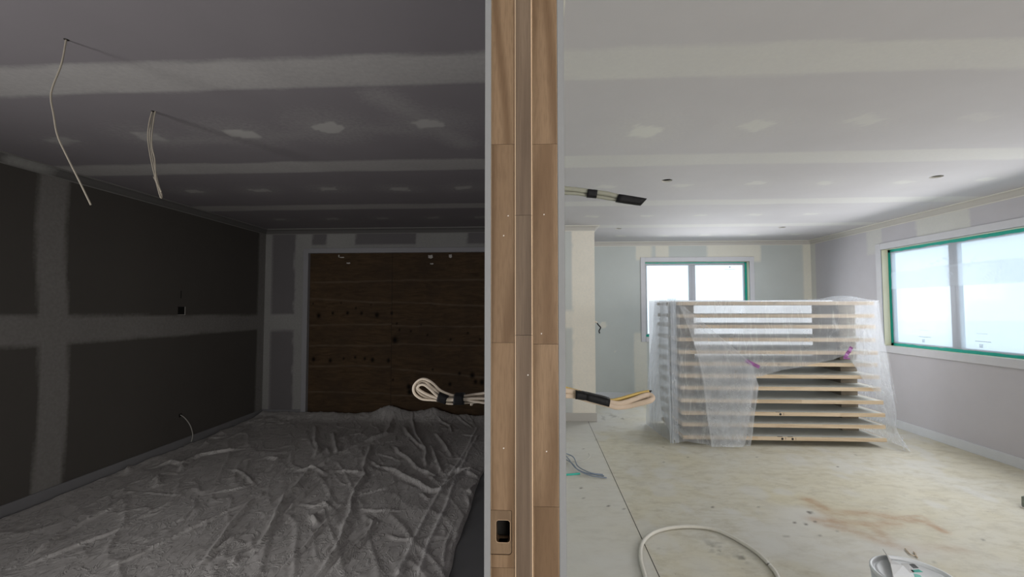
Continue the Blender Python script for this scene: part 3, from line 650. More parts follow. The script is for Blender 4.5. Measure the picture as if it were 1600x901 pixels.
# ------------------------------------------------------------------ windows
def frame_boxes(bm, uv, w_, place):
    """four sided rectangular ring: uv=(u0,u1,v0,v1) outer, w_=(left,right,bottom,top) widths"""
    u0, u1, v0, v1 = uv; l, r, b, t = w_
    for q in ((u0, u0+l, v0, v1), (u1-r, u1, v0, v1), (u0+l, u1-r, v0, v0+b), (u0+l, u1-r, v1-t, v1)):
        if q[1]-q[0] > 1e-4 and q[3]-q[2] > 1e-4: place(bm, *q)
def window(name, label, axis, face, inward, rect, mull, arch, filmstrip, txt):
    """rect (u0,u1,z0,z1) clear opening in the wall"""
    u0, u1, z0, z1 = rect; out = -inward
    W_ = empty(name, (face, (u0+u1)/2, z0) if axis == 'x' else ((u0+u1)/2, face, z0), label, 'window', kind='structure')
    off = Vector(W_.location)
    def pb(d0, d1, bev=0):
        a, b = sorted((face+out*d0, face+out*d1))
        def f(bm, p, q, r, s):
            if axis == 'x': box(bm, a, b, p, q, r, s, bev)
            else: box(bm, p, q, a, b, r, s, bev)
        return f
    def fin(nm, bm, mat, par=W_, lab=None):
        o = bm_obj(nm, bm, mat, par); o.location = -off if par is W_ else (0, 0, 0)
        if lab: o['label'] = lab
        return o
    bm = bmesh.new(); f = pb(-.014, 0, .002); a = arch
    f(bm, u0-a, u0-.004, z0-a, z1+a); f(bm, u1+.004, u1+a, z0-a, z1+a)
    f(bm, u0-.004, u1+.004, z1+.004, z1+a); fin('architrave', bm, M['trim_w'])
    bm = bmesh.new(); pb(-.020, 0, .002)(bm, u0-.004, u1+.004, z0-a, z0-.0); fin('sill', bm, M['trim_w'])
    bm = bmesh.new(); frame_boxes(bm, (u0-.018, u1+.018, z0-.018, z1+.018), (.018,)*4, pb(0, T+.01)); fin('reveal_lining', bm, M['reveal'])
    fr_ = .045
    bm = bmesh.new(); frame_boxes(bm, (u0, u1, z0, z1), (fr_, fr_, fr_, fr_), pb(.085, .125, .002)); fo = fin('window_frame', bm, M['alum'])
    for m0, m1 in mull:
        bm = bmesh.new(); pb(.082, .122, .003)(bm, m0, m1, z0+fr_, z1-fr_); fin('mullion', bm, M['alum'])
        bm = bmesh.new(); pb(.079, .083, .001)(bm, m0+(m1-m0)*.42, m0+(m1-m0)*.5, z0+fr_, z1-fr_); fin('mullion_rib', bm, M['alum'])
    bm = bmesh.new(); pb(.104, .108)(bm, u0+fr_, u1-fr_, z0+fr_, z1-fr_); fin('glass', bm, M['glass'])
    # masking tape around the edge, slightly uneven, and the film stretched inside
    r = random.Random(len(name)+7)
    bm = bmesh.new(); fb = pb(.0745, .0765)
    def strip(p0, p1, along, base, sign, wd):
        n = max(4, int((p1-p0)/.05))
        ws = [wd*(1+.28*(r.random()-.5)) for _ in range(n+1)]
        vs = []
        for i in range(n+1):
            s = p0+(p1-p0)*i/n
            for k in (0, 1):
                for d in (.0742, .0758):
                    b_ = base+sign*(ws[i] if k else 0); uu, vv = (s, b_) if along == 'u' else (b_, s); dd = face+out*d
                    vs.append(bm.verts.new((dd, uu, vv) if axis == 'x' else (uu, dd, vv)))
        for i in range(n):
            q = vs[4*i:4*i+8]
            for idx in ((0, 2, 6, 4), (1, 5, 7, 3), (0, 4, 5, 1), (2, 3, 7, 6)): bm.faces.new([q[j] for j in idx])
    tw = txt['tape']
    strip(u0, u1, 'u', z1, -1, tw[3]); strip(u0, u1, 'u', z0, 1, tw[2]); strip(z0, z1, 'v', u0, 1, tw[0]); strip(z0, z1, 'v', u1, -1, tw[1])
    fin('masking_tape', bm, M['tape_teal'])
    fd = face+out*.0775
    us = axis_pts(u0+.005, u1-.005, .02); vs = axis_pts(z0+.005, z1-.005, .02)
    def plc(U, V):
        wv = (fbm(U+V*.6, V-U*.3, .22, 77)-.5)*.004
        return (fd+wv, U, V) if axis == 'x' else (U, fd+wv, V)
    def crs(U, V):
        m = np.zeros(U.shape)
        for P in txt['creases']:
            d, _ = polydist(U, V, P); m = np.maximum(m, np.exp(-(d/.006)**2))
        return m
    fl_ = grid('masking_film', us, vs, plc, {'crumple': lambda U, V: U*0+.25, 'dens': lambda U, V: crs(U, V)*.30+filmstrip(V)}, M['winfilm' if axis == 'x' else 'winfilm_thin'], parent=W_, smooth=True)
    fl_.location = -off
    # tiny printed lines on the film
    if txt['print']:
        bm = bmesh.new()
        for (a0, a1, b0, b1) in txt['print']: pb(.0738, .0741)(bm, a0, a1, b0, b1)
        fin('printed_lines', bm, M['print'], lab='tiny grey printed lines')
    return W_
M['print'] = plain('faint_grey_print', (.35, .38, .45), .6)
P = lambda px, py: tuple(at(0, XR+.0775, px, py)[1:])
def prn(px, py):
    y_, z_ = P(px, py); L = []
    for k in range(9): L.append((y_-.015-k*.017, y_-.003-k*.017, z_, z_+.0055))
    for k in range(3): L.append((y_-.075, y_-.06+.004*k, z_-.03-k*.012, z_-.024-k*.012)); L.append((y_-.055, y_-.04, z_-.03-k*.012, z_-.025-k*.012))
    for k in range(6): L.append((y_-.03-k*.018, y_-.02-k*.018, z_+.075, z_+.078))
    return L
window('window_2', 'wide two-pane window in the right wall, masked with film and teal tape', 'x', XR, -1, RW,
       [(float(at(0, XR+.1, 1503, 470)[1]), float(at(0, XR+.1, 1488, 470)[1]))], .078,
       lambda V: np.where((V > 1.60) & (V < 1.812), .34, np.where(V >= 1.812, .16, .0)),
       {'tape': (.03, .034, .03, .03), 'creases': [[P(1441, 445), P(1450, 437)], [P(1449, 415), P(1478, 403)], [P(1480, 438), P(1488, 425)], [P(1512, 416), P(1525, 402)], [P(1535, 441), P(1550, 425)], [P(1556, 440), P(1566, 408)], [P(1442, 420), P(1600, 402)]],
        'print': prn(1524, 533)+prn(1436, 526)})
PB = lambda px, py: (float(at(1, DR+.0775, px, py)[0]), float(at(1, DR+.0775, px, py)[2]))
a_, b_ = PB(1132, 421)
window('window_1', 'two-pane window in the far wall, masked with film and teal tape, above the stack', 'y', DR, -1, BW,
       [(PB(1077, 450)[0], PB(1087, 450)[0])], .072, lambda V: V*0-.05,
       {'tape': (.012, .03, .03, .014), 'creases': [],
        'print': [(a_+k*.02, a_+.014+k*.02, b_, b_+.006) for k in range(8)]+[(a_+.07, a_+.09, b_+.03, b_+.05)]})

# ------------------------------------------------------------------ boarded opening in the left room
go = empty('door_2', (-1.8, DL, 0), 'wide opening boarded with dark stained plywood at the far end of the left room', 'boarded opening', kind='structure')
def gob(nm, bm, mat):
    o = bm_obj(nm, bm, mat, go); o.location = -Vector(go.location); return o
bm = bmesh.new(); box(bm, GX0-.065, GX0+.0, DL-.012, DL, 0, GZ+.062, .002); box(bm, GX0, GX1+.06, DL-.012, DL, GZ, GZ+.062, .002); box(bm, GX1, GX1+.06, DL-.012, DL, 0, GZ, .002)
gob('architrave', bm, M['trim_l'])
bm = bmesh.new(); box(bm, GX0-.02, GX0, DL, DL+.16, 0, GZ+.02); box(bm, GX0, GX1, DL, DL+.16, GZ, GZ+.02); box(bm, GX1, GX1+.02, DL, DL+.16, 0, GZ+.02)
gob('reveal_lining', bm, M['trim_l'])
YP = DL+.045
PP = lambda px, py: (float(at(1, YP, px, py)[0]), float(at(1, YP, px, py)[2]))
seamx = PP(612, 500)[0]
knots = [PP(*k)+(r,) for *k, r in ((498, 493, .045), (520, 489, .028), (543, 489, .032), (565, 489, .03), (589, 492, .045), (556, 481, .02), (612, 489, .03), (489, 474, .015), (533, 473, .015), (580, 476, .015),
         (490, 561, .04), (516, 563, .036), (537, 560, .022), (555, 558, .026), (570, 560, .028), (582, 562, .04), (607, 563, .038), (617, 531, .06), (642, 517, .02), (624, 515, .02), (704, 530, .022), (731, 520, .02), (750, 530, .02),
         (639, 604, .05), (640, 612, .05), (703, 600, .035), (718, 583, .03), (738, 586, .05), (743, 596, .04), (753, 597, .05), (676, 577, .02), (658, 507, .015), (614, 593, .02), (620, 505, .02), (668, 523, .02))]
def plym(lines):
    def f(X, Z):
        m = np.zeros(X.shape)
        for (xa, za, xb, zb) in lines:
            zz = za+(zb-za)*(X-xa)/(xb-xa)+(fbm(X, X*0, .2, int(za*100))-.5)*.02
            m = np.maximum(m, np.exp(-((Z-zz)/.009)**2)*(.25+.9*fbm(X, Z, .12, 5)))
        return np.clip(m*.75, 0, 1)
    return f
def knot(X, Z):
    m = np.zeros(X.shape)
    for (a, b, r) in knots: m = np.maximum(m, ss((r-np.hypot((X-a), (Z-b)*.8))/(r*.9)))
    return m
def ln(L): return [PP(a, b)+PP(c, d) for a, b, c, d in L]
L1 = ln([(484, 441, 612, 438), (484, 467, 612, 473), (484, 508, 612, 506), (484, 540, 612, 539), (484, 572, 612, 572), (484, 611, 612, 615)])
L2 = ln([(613, 438, 755, 437), (613, 471, 755, 478), (613, 509, 755, 510), (613, 537, 755, 540), (613, 576, 755, 589), (613, 617, 755, 624)])
for (xa, xb, LL, lab) in ((GX0, seamx-.002, L1, 'plywood sheet with two rows of dark knots'), (seamx+.002, GX1, L2, 'redder plywood sheet with few knots')):
    p_ = grid('plywood_panel', axis_pts(xa, xb, .012), axis_pts(0, GZ, .012), lambda U, V: (U, YP, V), {'line': plym(LL), 'knot': knot}, M['ply'], parent=go)
    p_.location = -Vector(go.location); p_['label'] = lab
bm = bmesh.new(); box(bm, GX0-.02, GX1+.02, YP+.002, YP+.02, 0, GZ); gob('plywood_backing', bm, M['dark'])
for (px, py, w_, h_) in ((673, 401, .06, .05), (675, 412, .045, .02), (704, 400, .04, .05), (535, 402, .06, .015), (545, 411, .05, .02), (530, 400, .015, .04)):
    x_, z_ = PP(px, py); bm = bmesh.new()
    vs_ = [bm.verts.new((x_+dx*w_, YP-.004-abs(dx)*.01, z_+dz*h_)) for dx, dz in ((-.5, -.3), (.1, -.5), (.5, -.2), (.35, .5), (-.2, .35), (-.5, .45))]
    bm.faces.new(vs_); r_ = bmesh.ops.extrude_face_region(bm, geom=bm.faces[:])
    for e in r_['geom']:
        if isinstance(e, bmesh.types.BMVert): e.co.y += .0015
    gob('paper_scrap', bm, M['paper'])

# ------------------------------------------------------------------ drop cloth
def c4(L): return [tuple(at(2, 0, 400+x/3.205, 620+y/3.205)[:2]) for x, y in L]
def c3(L): return [tuple(at(2, 0, x/2.9925, 600+y/2.9925)[:2]) for x, y in L]
FOLDS = [  # polyline, width, height
 (c4([(650, 170), (580, 215), (480, 262), (420, 290), (330, 345), (270, 370), (190, 470), (100, 540)]), .035, .045),
 (c4([(690, 120), (650, 190), (560, 225)]), .04, .05),
 (c4([(300, 150), (298, 230), (312, 270), (290, 312)]), .025, .035), (c4([(385, 180), (400, 260), (412, 292)]), .028, .038),
 (c4([(350, 250), (370, 300)]), .03, .02),
 (c4([(575, 245), (550, 330), (535, 370), (545, 405), (500, 470), (475, 530), (470, 590), (440, 670), (400, 780), (320, 900)]), .024, .040),
 (c4([(355, 400), (270, 470), (190, 550), (140, 600)]), .020, .030), (c4([(190, 375), (300, 365), (360, 400)]), .03, .035),
 (c4([(380, 375), (520, 385), (545, 405)]), .03, .030),
 (c4([(690, 250), (720, 290), (760, 310), (800, 360), (850, 385), (920, 405)]), .022, .035),
 (c4([(780, 110), (800, 200), (850, 265), (850, 355)]), .022, .034), (c4([(870, 240), (900, 310), (930, 395)]), .02, .03),
 (c4([(740, 150), (760, 190), (800, 230), (850, 270)]), .02, .028), (c4([(890, 180), (940, 240), (985, 315)]), .022, .026),
 (c4([(610, 350), (700, 380), (740, 405), (820, 440), (880, 480), (930, 475), (1000, 420), (1050, 385), (1130, 410)]), .03, .055),
 (c4([(700, 430), (640, 470), (560, 490), (480, 510)]), .02, .022), (c4([(820, 480), (860, 520), (900, 510)]), .02, .02),
 (c4([(540, 600), (585, 640), (570, 690), (500, 760), (440, 820), (365, 900)]), .022, .040), (c4([(560, 595), (610, 640), (590, 690)]), .016, .022),
 (c4([(150, 490), (110, 580), (70, 670), (5, 780)]), .022, .036), (c4([(40, 480), (0, 525)]), .02, .02),
 (c4([(460, 520), (330, 660), (250, 750), (100, 900)]), .016, .022), (c4([(480, 565), (600, 580), (780, 578)]), .015, .016),
 (c4([(275, 590), (300, 630), (320, 655)]), .03, .035), (c4([(220, 540), (290, 560), (340, 540), (390, 570)]), .025, .028),
 (c4([(1060, 490), (1085, 560), (1060, 640)]), .02, .026), (c4([(1130, 430), (1080, 480), (1110, 500)]), .03, .03),
 (c4([(940, 400), (1000, 380), (1060, 370), (1130, 385)]), .03, .05), (c4([(900, 120), (970, 150), (980, 180), (950, 190)]), .02, .03),
 (c4([(1000, 110), (1090, 160)]), .02, .02), (c4([(1010, 190), (1130, 205)]), .02, .02),
 (c4([(1000, 640), (950, 800), (930, 900)]), .015, .016), (c4([(660, 690), (700, 720), (790, 725)]), .018, .018),
 (c4([(130, 560), (60, 640), (0, 690)]), .014, .016), (c4([(330, 800), (420, 700), (440, 690)]), .014, .016), (c4([(190, 590), (150, 640), (170, 610)]), .014, .018),
 (c4([(600, 290), (680, 310), (720, 330)]), .016, .018), (c4([(560, 320), (620, 360), (610, 385)]), .018, .022),
 (c4([(0, 320), (60, 310), (120, 320), (60, 370)]), .03, .03), (c4([(430, 200), (520, 190), (560, 150)]), .02, .012),
 (c3([(1197, 530), (1080, 660), (1030, 740), (975, 820), (900, 900)]), .018, .030), (c3([(1197, 640), (1090, 730), (975, 815)]), .016, .026),
 (c3([(1197, 545), (1050, 610), (900, 680), (780, 740), (600, 830), (430, 905)]), .014, .020), 
 (c3([(870, 500), (800, 560), (690, 610), (560, 690), (400, 750), (240, 810), (60, 880)]), .018, .020),
 (c3([(620, 520), (520, 590), (420, 640), (300, 710), (180, 790), (60, 860)]), .022, .026), (c3([(250, 530), (130, 580), (0, 640)]), .022, .02),
 (c3([(700, 470), (740, 440), (730, 480), (680, 500)]), .03, .04), (c3([(720, 395), (800, 370), (850, 380), (930, 340), (1050, 320), (1140, 305)]), .03, .045),
 (c3([(560, 420), (600, 400), (590, 430)]), .03, .035), (c3([(830, 420), (860, 380), (900, 360)]), .03, .04), (c3([(950, 300), (980, 265), (1050, 250)]), .04, .05),
 (c3([(1060, 400), (1130, 420), (1197, 480)]), .02, .02), (c3([(640, 510), (760, 520), (860, 530)]), .018, .015), (c3([(1197, 470), (1100, 500), (960, 520)]), .02, .016),
 (c3([(930, 560), (850, 640), (750, 680)]), .014, .018), (c3([(740, 700), (660, 760)]), .012, .02), (c3([(1120, 800), (1080, 870)]), .016, .025),
]
CREASES = [c4([(1110, 160), (1060, 260), (980, 390), (900, 520), (830, 650), (760, 800), (715, 900)]), c4([(1115, 200), (1062, 280), (1012, 390), (962, 540), (890, 700), (815, 900)])]
CX0, CX1, CY0, CY1 = XL+.035, -.44, 1.55, 5.53
def cloth_fields():
    us = np.arange(CX0, CX1+.001, .009); vs = np.arange(CY0, CY1+.001, .011)
    X, Y = np.meshgrid(us, vs, indexing='ij')
    wx = (fbm(X, Y, .14, 301)-.5)*.035; wy = (fbm(X, Y, .14, 302)-.5)*.035
    Xw, Yw = X+wx*.5, Y+wy*.5
    h = .004+.008*fbm(X, Y, .45, 21)+.003*fbm(X*1.6+Y*.8, Y, .10, 22)
    # fine wrinkling: ridged noise, stretched along the run of the cloth
    for (s, a, sd, kx, ky) in ((.20, .006, 41, 1.6, .5), (.075, .0032, 42, 1.4, .7), (.045, .0022, 44, 1.1, .9), (.028, .0012, 45, 1.0, 1.0), (.36, .008, 43, 1.8, .4)):
        u = X*.86+Y*.5; v = -X*.5+Y*.86
        r = 1-np.abs(2*fbm(u*kx, v*ky, s, sd, 2)-1); h += a*np.clip((r-.84)/.16, 0, 1)**1.5*ss((fbm(X, Y, .5, sd+5)-.3)/.3)
    for P_, w_, ht in FOLDS:
        d, sd = polydist(Xw, Yw, P_); fr_ = polydist.frac; tp = min(.45, .16/polydist.tot); ht_ = min(ht, .036)*ss(fr_/tp+.05)*ss((1-fr_)/tp+.05)*(.6+.8*fbm(X, Y, .25, 73)); ww = w_*.72*(.6+.7*fbm(X, Y, .2, 71))
        h += ht_*.74*(np.exp(-(d/(ww*.7))**2)*.45+.55*np.exp(-d/(ww*.75)))*np.where(sd > 0, 1, .96)
        h -= ht*.08*np.exp(-((d-ww*2.1)/ww)**2)
    pale = np.zeros(X.shape)
    for P_ in CREASES:
        d, sd = polydist(X+wx*.15, Y, P_); pale = np.maximum(pale, np.exp(-(d/.022)**2)*.75*(.5+fbm(X, Y, .08, 91))); h += .009*np.exp(-(d/.012)**2)
    d = np.hypot((X+.95)/.30, (Y-3.35)/.22); pale = np.maximum(pale, ss(1-d)*.35*fbm(X, Y, .1, 93)*1.5)
    # heap pushed up against the boarded opening and rumples along the wall
    back = np.exp(-((Y-CY1)/.16)**2)
    hp = .03+.03*fbm(X, Y*0, .35, 95)+.10*np.exp(-((X+1.84)/.17)**2)+.045*np.exp(-((X+1.5)/.25)**2)+.05*np.exp(-((X+1.25)/.16)**2)+.02*np.exp(-((X+2.5)/.3)**2)
    h += back*hp*1.0*(.85+.3*fbm(X, Y, .08, 96))
    h += np.exp(-((X-CX0)/.09)**2)*.02*fbm(X*0, Y, .2, 97)
    h += np.exp(-((X+3.2)/.3)**2-((Y-5.2)/.35)**2)*.05*fbm(X, Y, .12, 98)
    h = np.maximum(h, .003)
    # hem lies on the floor
    e = ss((CX1-X)/.03); h = h*e+.002
    return us, vs, X, Y, h, pale
us, vs, X, Y, Hh, PAL = cloth_fields()
def clp(U, V):
    xx = U+(fbm(V, V*0, .4, 111)-.5)*.06*ss((U-(CX1-.4))/.4)
    yy = V+(fbm(U, U*0, .3, 112)-.5)*.03*ss((V-(CY1-.3))/.3)*0
    return (xx, yy, Hh)
cl = grid('drop_cloth', us, vs, clp, {'pale': lambda U, V: PAL}, M['cloth'], smooth=True)
tag(cl, 'large grey wrinkled canvas drop cloth covering the floor of the dark room', 'drop cloth')

# ------------------------------------------------------------------ stack of doors drying on spacer blocks
YS, SC = 4.62, 4.62/4.33
zc = [1.384-(1.384-z)*SC for z in (1.425, 1.305, 1.204, 1.081, .961, .850, .737, .624, .504, .388, .280, .161)]
TH = .036
XA = [at(1, YS, x, 560)[0] for x in (1060, 1061, 1060, 1061, 1061, 1062, 1062, 1063, 1063, 1064, 1064, 1065)]
XB = [at(1, YS, x, 560)[0] for x in (1369, 1369, 1370, 1369, 1372, 1371, 1373, 1375, 1378, 1380, 1380, 1381)]
ords = ['topmost of the stack', 'second from the top of the stack', 'third from the top of the stack', 'fourth from the top of the stack', 'fifth from the top of the stack', 'sixth from the top, level with the magenta tape strips',
        'seventh from the top, just below the hem of the plastic', 'eighth from the top of the stack', 'fourth from the bottom of the stack', 'third from the bottom, with one latch hole', 'second from the bottom of the stack', 'bottom of the stack, with two latch holes']
def door_mesh(xa, xb, z, seed):
    L = xb-xa; D = .76; r = random.Random(seed)
    root = empty('door_panel', ((xa+xb)/2, YS, z-TH/2))
    x0_, x1_ = -L/2, L/2; e = .012
    bm = bmesh.new(); box(bm, x0_+e, x1_-e, e, D-e, .0, TH, 0)
    core = bm_obj('door_skin', bm, M['door_face'], root)
    V = []; F = []; TT = []
    def lip(xa_, xb_, ya_, yb_):
        i = len(V); t = r.uniform(.2, .8)
        b = .001
        for z_ in (.0, b, TH-b, TH):
            k = b if z_ in (.0, TH) else 0
            V.extend([(xa_+k, ya_+k, z_), (xb_-k, ya_+k, z_), (xb_-k, yb_-k, z_), (xa_+k, yb_-k, z_)]); TT.extend([t]*4)
        for a in range(3):
            for k in range(4): F.append((i+4*a+k, i+4*a+(k+1) % 4, i+4*a+4+(k+1) % 4, i+4*a+4+k))
        F.append((i+3, i+2, i+1, i)); F.append((i+12, i+13, i+14, i+15))
    js_ = sorted([r.uniform(.3, .45), r.uniform(.55, .8)])
    lp = [x0_]+[x0_+L*j for j in js_]+[x1_]
    for a, b in zip(lp, lp[1:]): lip(a, b, 0, e+.0005); lip(a, b, D-e-.0005, D)
    lip(x0_, x0_+e, e, D-e); lip(x1_-e, x1_, e, D-e)
    me = bpy.data.meshes.new('door_lipping'); me.from_pydata(V, [], F); a_ = me.attributes.new('tone', 'FLOAT', 'POINT'); a_.data.foreach_set('value', TT); me.update()
    link('door_lipping', me, M['door_edge'], root)
    return root
HOLE = {9: [1220], 11: [1222, 1238]}; KNOT = {0: (1210, 473.6), 5: (1217, 569.5)}
doors = []
for i, z in enumerate(zc):
    d = door_mesh(XA[i], XB[i], z, 50+i); doors.append(d)
    tag(d, 'flat pine-edged door lying on blocks, '+ords[i], 'door', 'doors drying in the stack')
    for px in HOLE.get(i, []):
        x_ = at(1, YS, px, 670)[0]-d.location.x
        bm = bmesh.new(); bmesh.ops.create_cone(bm, cap_ends=True, segments=24, radius1=.0115, radius2=.0115, depth=.02, matrix=Matrix.Translation((x_, .0095, TH*.45)) @ Matrix.Rotation(PI/2, 4, 'X'))
        bm_obj('latch_hole', bm, M['dark'], d)
        bm = bmesh.new(); box(bm, x_-.045, x_+.005, -.0004, .012, TH-.0005, TH+.0012, 0); bm_obj('cut_mark', bm, M['dark'], d)
        bm = bmesh.new(); box(bm, x_+.030, x_+.033, -.0006, .004, .006, TH-.006, 0); bm_obj('pencil_mark', bm, M['dark'], d)
    if i in KNOT:
        px, py = KNOT[i]; x_ = at(1, YS, px, py)[0]-d.location.x
        bm = bmesh.new(); bmesh.ops.create_uvsphere(bm, u_segments=16, v_segments=8, radius=1)
        for v in bm.verts: v.co = (x_+v.co.x*.012, -.0002+v.co.y*.0008, TH/2+v.co.z*.010)
        bm_obj('knot', bm, M['batten'], d)
# spacer blocks
for i in range(12):
    top = zc[i]-TH/2; bot = zc[i+1]+TH/2 if i < 11 else 0
    for side, (xa, xb) in (('right', (3.205, 3.375)), ('left', (1.56, 1.70))):
        bm = bmesh.new(); box(bm, -(xb-xa)/2, (xb-xa)/2, 0, .46, 0, top-bot-.001, .002)
        b_ = bm_obj('spacer_block', bm, M['batten']); b_.location = ((xa+xb)/2, YS+.27 if i < 11 else YS+.24, bot+.0005)
        tag(b_, 'timber spacer block at the %s end, under the door %s' % (side, ords[i].split(',')[0].replace(' of the stack', '')), 'spacer block', 'timber spacer blocks between the doors')

# ------------------------------------------------------------------ plastic dust sheet over the stack
sheet = empty('dust_sheet', (2.4, YS, 0), 'clear crinkled plastic dust sheet draped over the stack of doors, held with magenta tape', 'dust sheet')
ZT = zc[0]+TH/2
def sh(nm, us, vs, plc, dens, crum, lab=None):
    o = grid(nm, us, vs, plc, {'dens': dens, 'crumple': crum}, M['sheet'], parent=sheet, smooth=True)
    o.location = -Vector(sheet.location)
    if lab: o['label'] = lab
    return o
YF = YS-.022
FX = lambda px, py=560: float(at(1, YF, px, py)[0])
FZ = lambda px, py: float(at(1, YF, px, py)[2])
xl, xr = FX(1046, 470), FX(1370, 475)
# hem of the front sheet as a function of x
hem_px = [(1046, 678), (1056, 690), (1068, 688), (1085, 690), (1100, 692), (1110, 698), (1130, 700), (1150, 699), (1158, 703), (1161, 690), (1166, 660), (1172, 625), (1180, 589), (1200, 583), (1230, 576), (1262, 570), (1300, 561), (1318, 555), (1328, 562), (1337, 575), (1345, 591), (1360, 606), (1372, 620)]
hx_ = np.array([FX(a, b) for a, b in hem_px]); hz_ = np.array([max(.012, FZ(a, b)) for a, b in hem_px])
usx = np.unique(np.concatenate([axis_pts(xl, xr, .014), hx_[(hx_ > xl) & (hx_ < xr)]])); vt = np.linspace(0, 1, 90)
def front(U, V):
    hb = np.interp(U, hx_, hz_)+(fbm(U, U*0, .05, 401)-.5)*.012; z = (ZT+.004)+(hb-ZT-.004)*V
    low = ss((ZT-z)/1.3)
    y = YF-.006-.020*low*fbm(U, z, .22, 402)-.055*low*low*np.exp(-((U-1.95)/.45)**2)*fbm(U*1.2, z, .14, 403)-.010*fbm(U*1.5, z*.7, .06, 404)*low
    y = y-.02*np.exp(-((U-xl)/.05)**2)
    return (U, y, z)
def f_cr(U, V):
    z = 1-V; m = .25+.15*fbm(U, V, .2, 410)
    m = m+np.exp(-((U-2.0)/.28)**2)*ss((V-.45)/.4)*.9
    m = m+np.exp(-((U-1.72)/.12)**2)*ss((V-.35)/.4)*.3
    m = m+np.exp(-((U-3.05)/.22)**2)*ss((V-.1)/.5)*.2
    return np.clip(m, 0, 1.2)
sh('front_sheet', usx, vt, front, lambda U, V: .02+.05*fbm(U, V, .15, 411)+.14*ss((V-.55)/.4)*np.exp(-((U-2.0)/.25)**2), f_cr, 'front drop of the plastic with a slanting gathered hem')
# second layer: the flap folded across the left, between two diagonals
def flap():
    tl, tr = (1060, 478), (1064, 477)
    L = [(1060, 478), (1073, 512), (1084, 545), (1092, 585), (1098, 640), (1104, 692)]
    Rr = [(1066, 478), (1110, 516), (1140, 541), (1168, 567), (1176, 600), (1163, 690)]
    lx = np.array([FX(*p) for p in L]); lz = np.array([FZ(*p) for p in L]); rx = np.array([FX(*p) for p in Rr]); rz = np.array([FZ(*p) for p in Rr])
    t = np.linspace(0, 1, 6)
    def plc(U, V):
        xa_ = np.interp(V, t, lx); xb_ = np.interp(V, t, rx); za_ = np.interp(V, t, lz); zb_ = np.interp(V, t, rz)
        x = xa_+(xb_-xa_)*U; z = za_+(zb_-za_)*U
        return (x, YF-.045-.03*V-.022*V*fbm(x, z, .16, 420)-.055*ss(V)*np.exp(-((x-1.95)/.45)**2), z)
    sh('folded_flap', np.linspace(0, 1, 40), np.linspace(0, 1, 70), plc, lambda U, V: .02+.10*(U > .96)+.10*(U < .03)+0*V, lambda U, V: .25+.8*V*V, 'second layer folded diagonally')
flap()
# right hand sheet: wraps the right ends and bulges to the floor
def outer(z):    # how far the silhouette stands off the door ends
    zz = np.array([0, .12, .3, .55, .8, 1.0, 1.2, ZT]); oo = np.array([.20, .15, .155, .14, .10, .055, .018, .006]); return np.interp(z, zz, oo)
XE = max(XB)
def right(U, V):   # U 0 front .. 1 back
    z = (ZT+.004)*(1-V)+.006; o = outer(z)*(.75+.25*np.sin(U*PI*.9+.4))
    y = YS-.03+(.82)*U+(-.10*ss((1-z/.25))*(1-U)**2)
    x = XE-.055*(z/ZT)+o*(1-.35*np.exp(-((U)/.06)**2))+.018*(fbm(y, z*.5, .09, 430)-.5)*ss(V/.3)*2
    return (x, y, z)
sh('right_side_sheet', np.linspace(0, 1, 70), np.linspace(0, 1, 90), right, lambda U, V: -.14+.14*fbm(U*3, V*.6, .2, 431)+.12*ss((V-.3)/.5), lambda U, V: .3+.6*V, 'side drop bulging beyond the door ends')
# right front return: covers the door ends above the lower four
rp = [(1330, 548), (1337, 575), (1345, 591), (1360, 606), (1372, 618), (1386, 624)]
def rfront(U, V):
    z0_ = np.interp(U, [0, .25, .5, .8, 1], [FZ(1334, 566), FZ(1345, 591), FZ(1358, 605), FZ(1374, 618), FZ(1390, 630)])
    zt_ = np.interp(U, [0, 1], [FZ(1325, 545), ZT])
    z = zt_+(z0_-zt_)*V
    x = FX(1328)+(XE+outer(z)*.6-FX(1328)-.055*(z/ZT))*U
    return (x, YF-.035-.02*fbm(x*2, z, .08, 440)+.02*U, z)
sh('corner_fold', np.linspace(0, 1, 40), np.linspace(0, 1, 60), rfront, lambda U, V: -.19+.08*(1-U)+0*V, lambda U, V: .3+.3*V, 'bunched fold at the right front corner')
# left side: pale outer drop and a gathered grey fold at the corner
XS = min(XA)
def left(U, V):
    z = (ZT+.004)*(1-V)+.006; zz = np.array([0, .2, .5, .8, 1.1, ZT]); o = np.interp(z, zz, [.12, .11, .10, .07, .03, .005])
    y = YS+.02+.80*U
    return (XS-o*(.4+.6*np.sin(U*PI*.5))-.012+.02*(fbm(y, z*.4, .1, 450)-.5)*V*2, y, z)
sh('left_side_sheet', np.linspace(0, 1, 60), np.linspace(0, 1, 80), left, lambda U, V: .22+.12*fbm(U*3, V*.5, .2, 451), lambda U, V: .25+0*V)
def column_fold(U, V):    # gathered pleat wrapping the front left corner
    px = np.interp(V, [0, .1, .6, .88, 1], [1032, 1032, 1028, 1031, 1043]); px2 = np.interp(V, [0, .1, .5, 1], [1043, 1044, 1046.5, 1051])
    zt_ = ZT+.012; zb_ = np.interp(U, [0, .35, .75, 1], [.10, .075, .02, .0])+.012
    z = zt_+(zb_-zt_)*V
    ax = lambda Y_, P_: at(1, Y_, 1000, 560)[0]+(at(1, Y_, 1100, 560)[0]-at(1, Y_, 1000, 560)[0])*(P_-1000)/100
    a = ax(YS+.22, px); b = ax(YS-.035, px2)
    y = (YS+.22)+(-.255)*U
    return (a+(b-a)*U+.010*np.sin(U*9+V*2)*V, y+.012*np.sin(U*13)*.6, z)
sh('gathered_pleat', np.linspace(0, 1, 40), np.linspace(0, 1, 80), column_fold, lambda U, V: .30+.1*fbm(U*2, V*.4, .2, 461), lambda U, V: .2+0*V, 'dense gathered pleat at the left front corner')
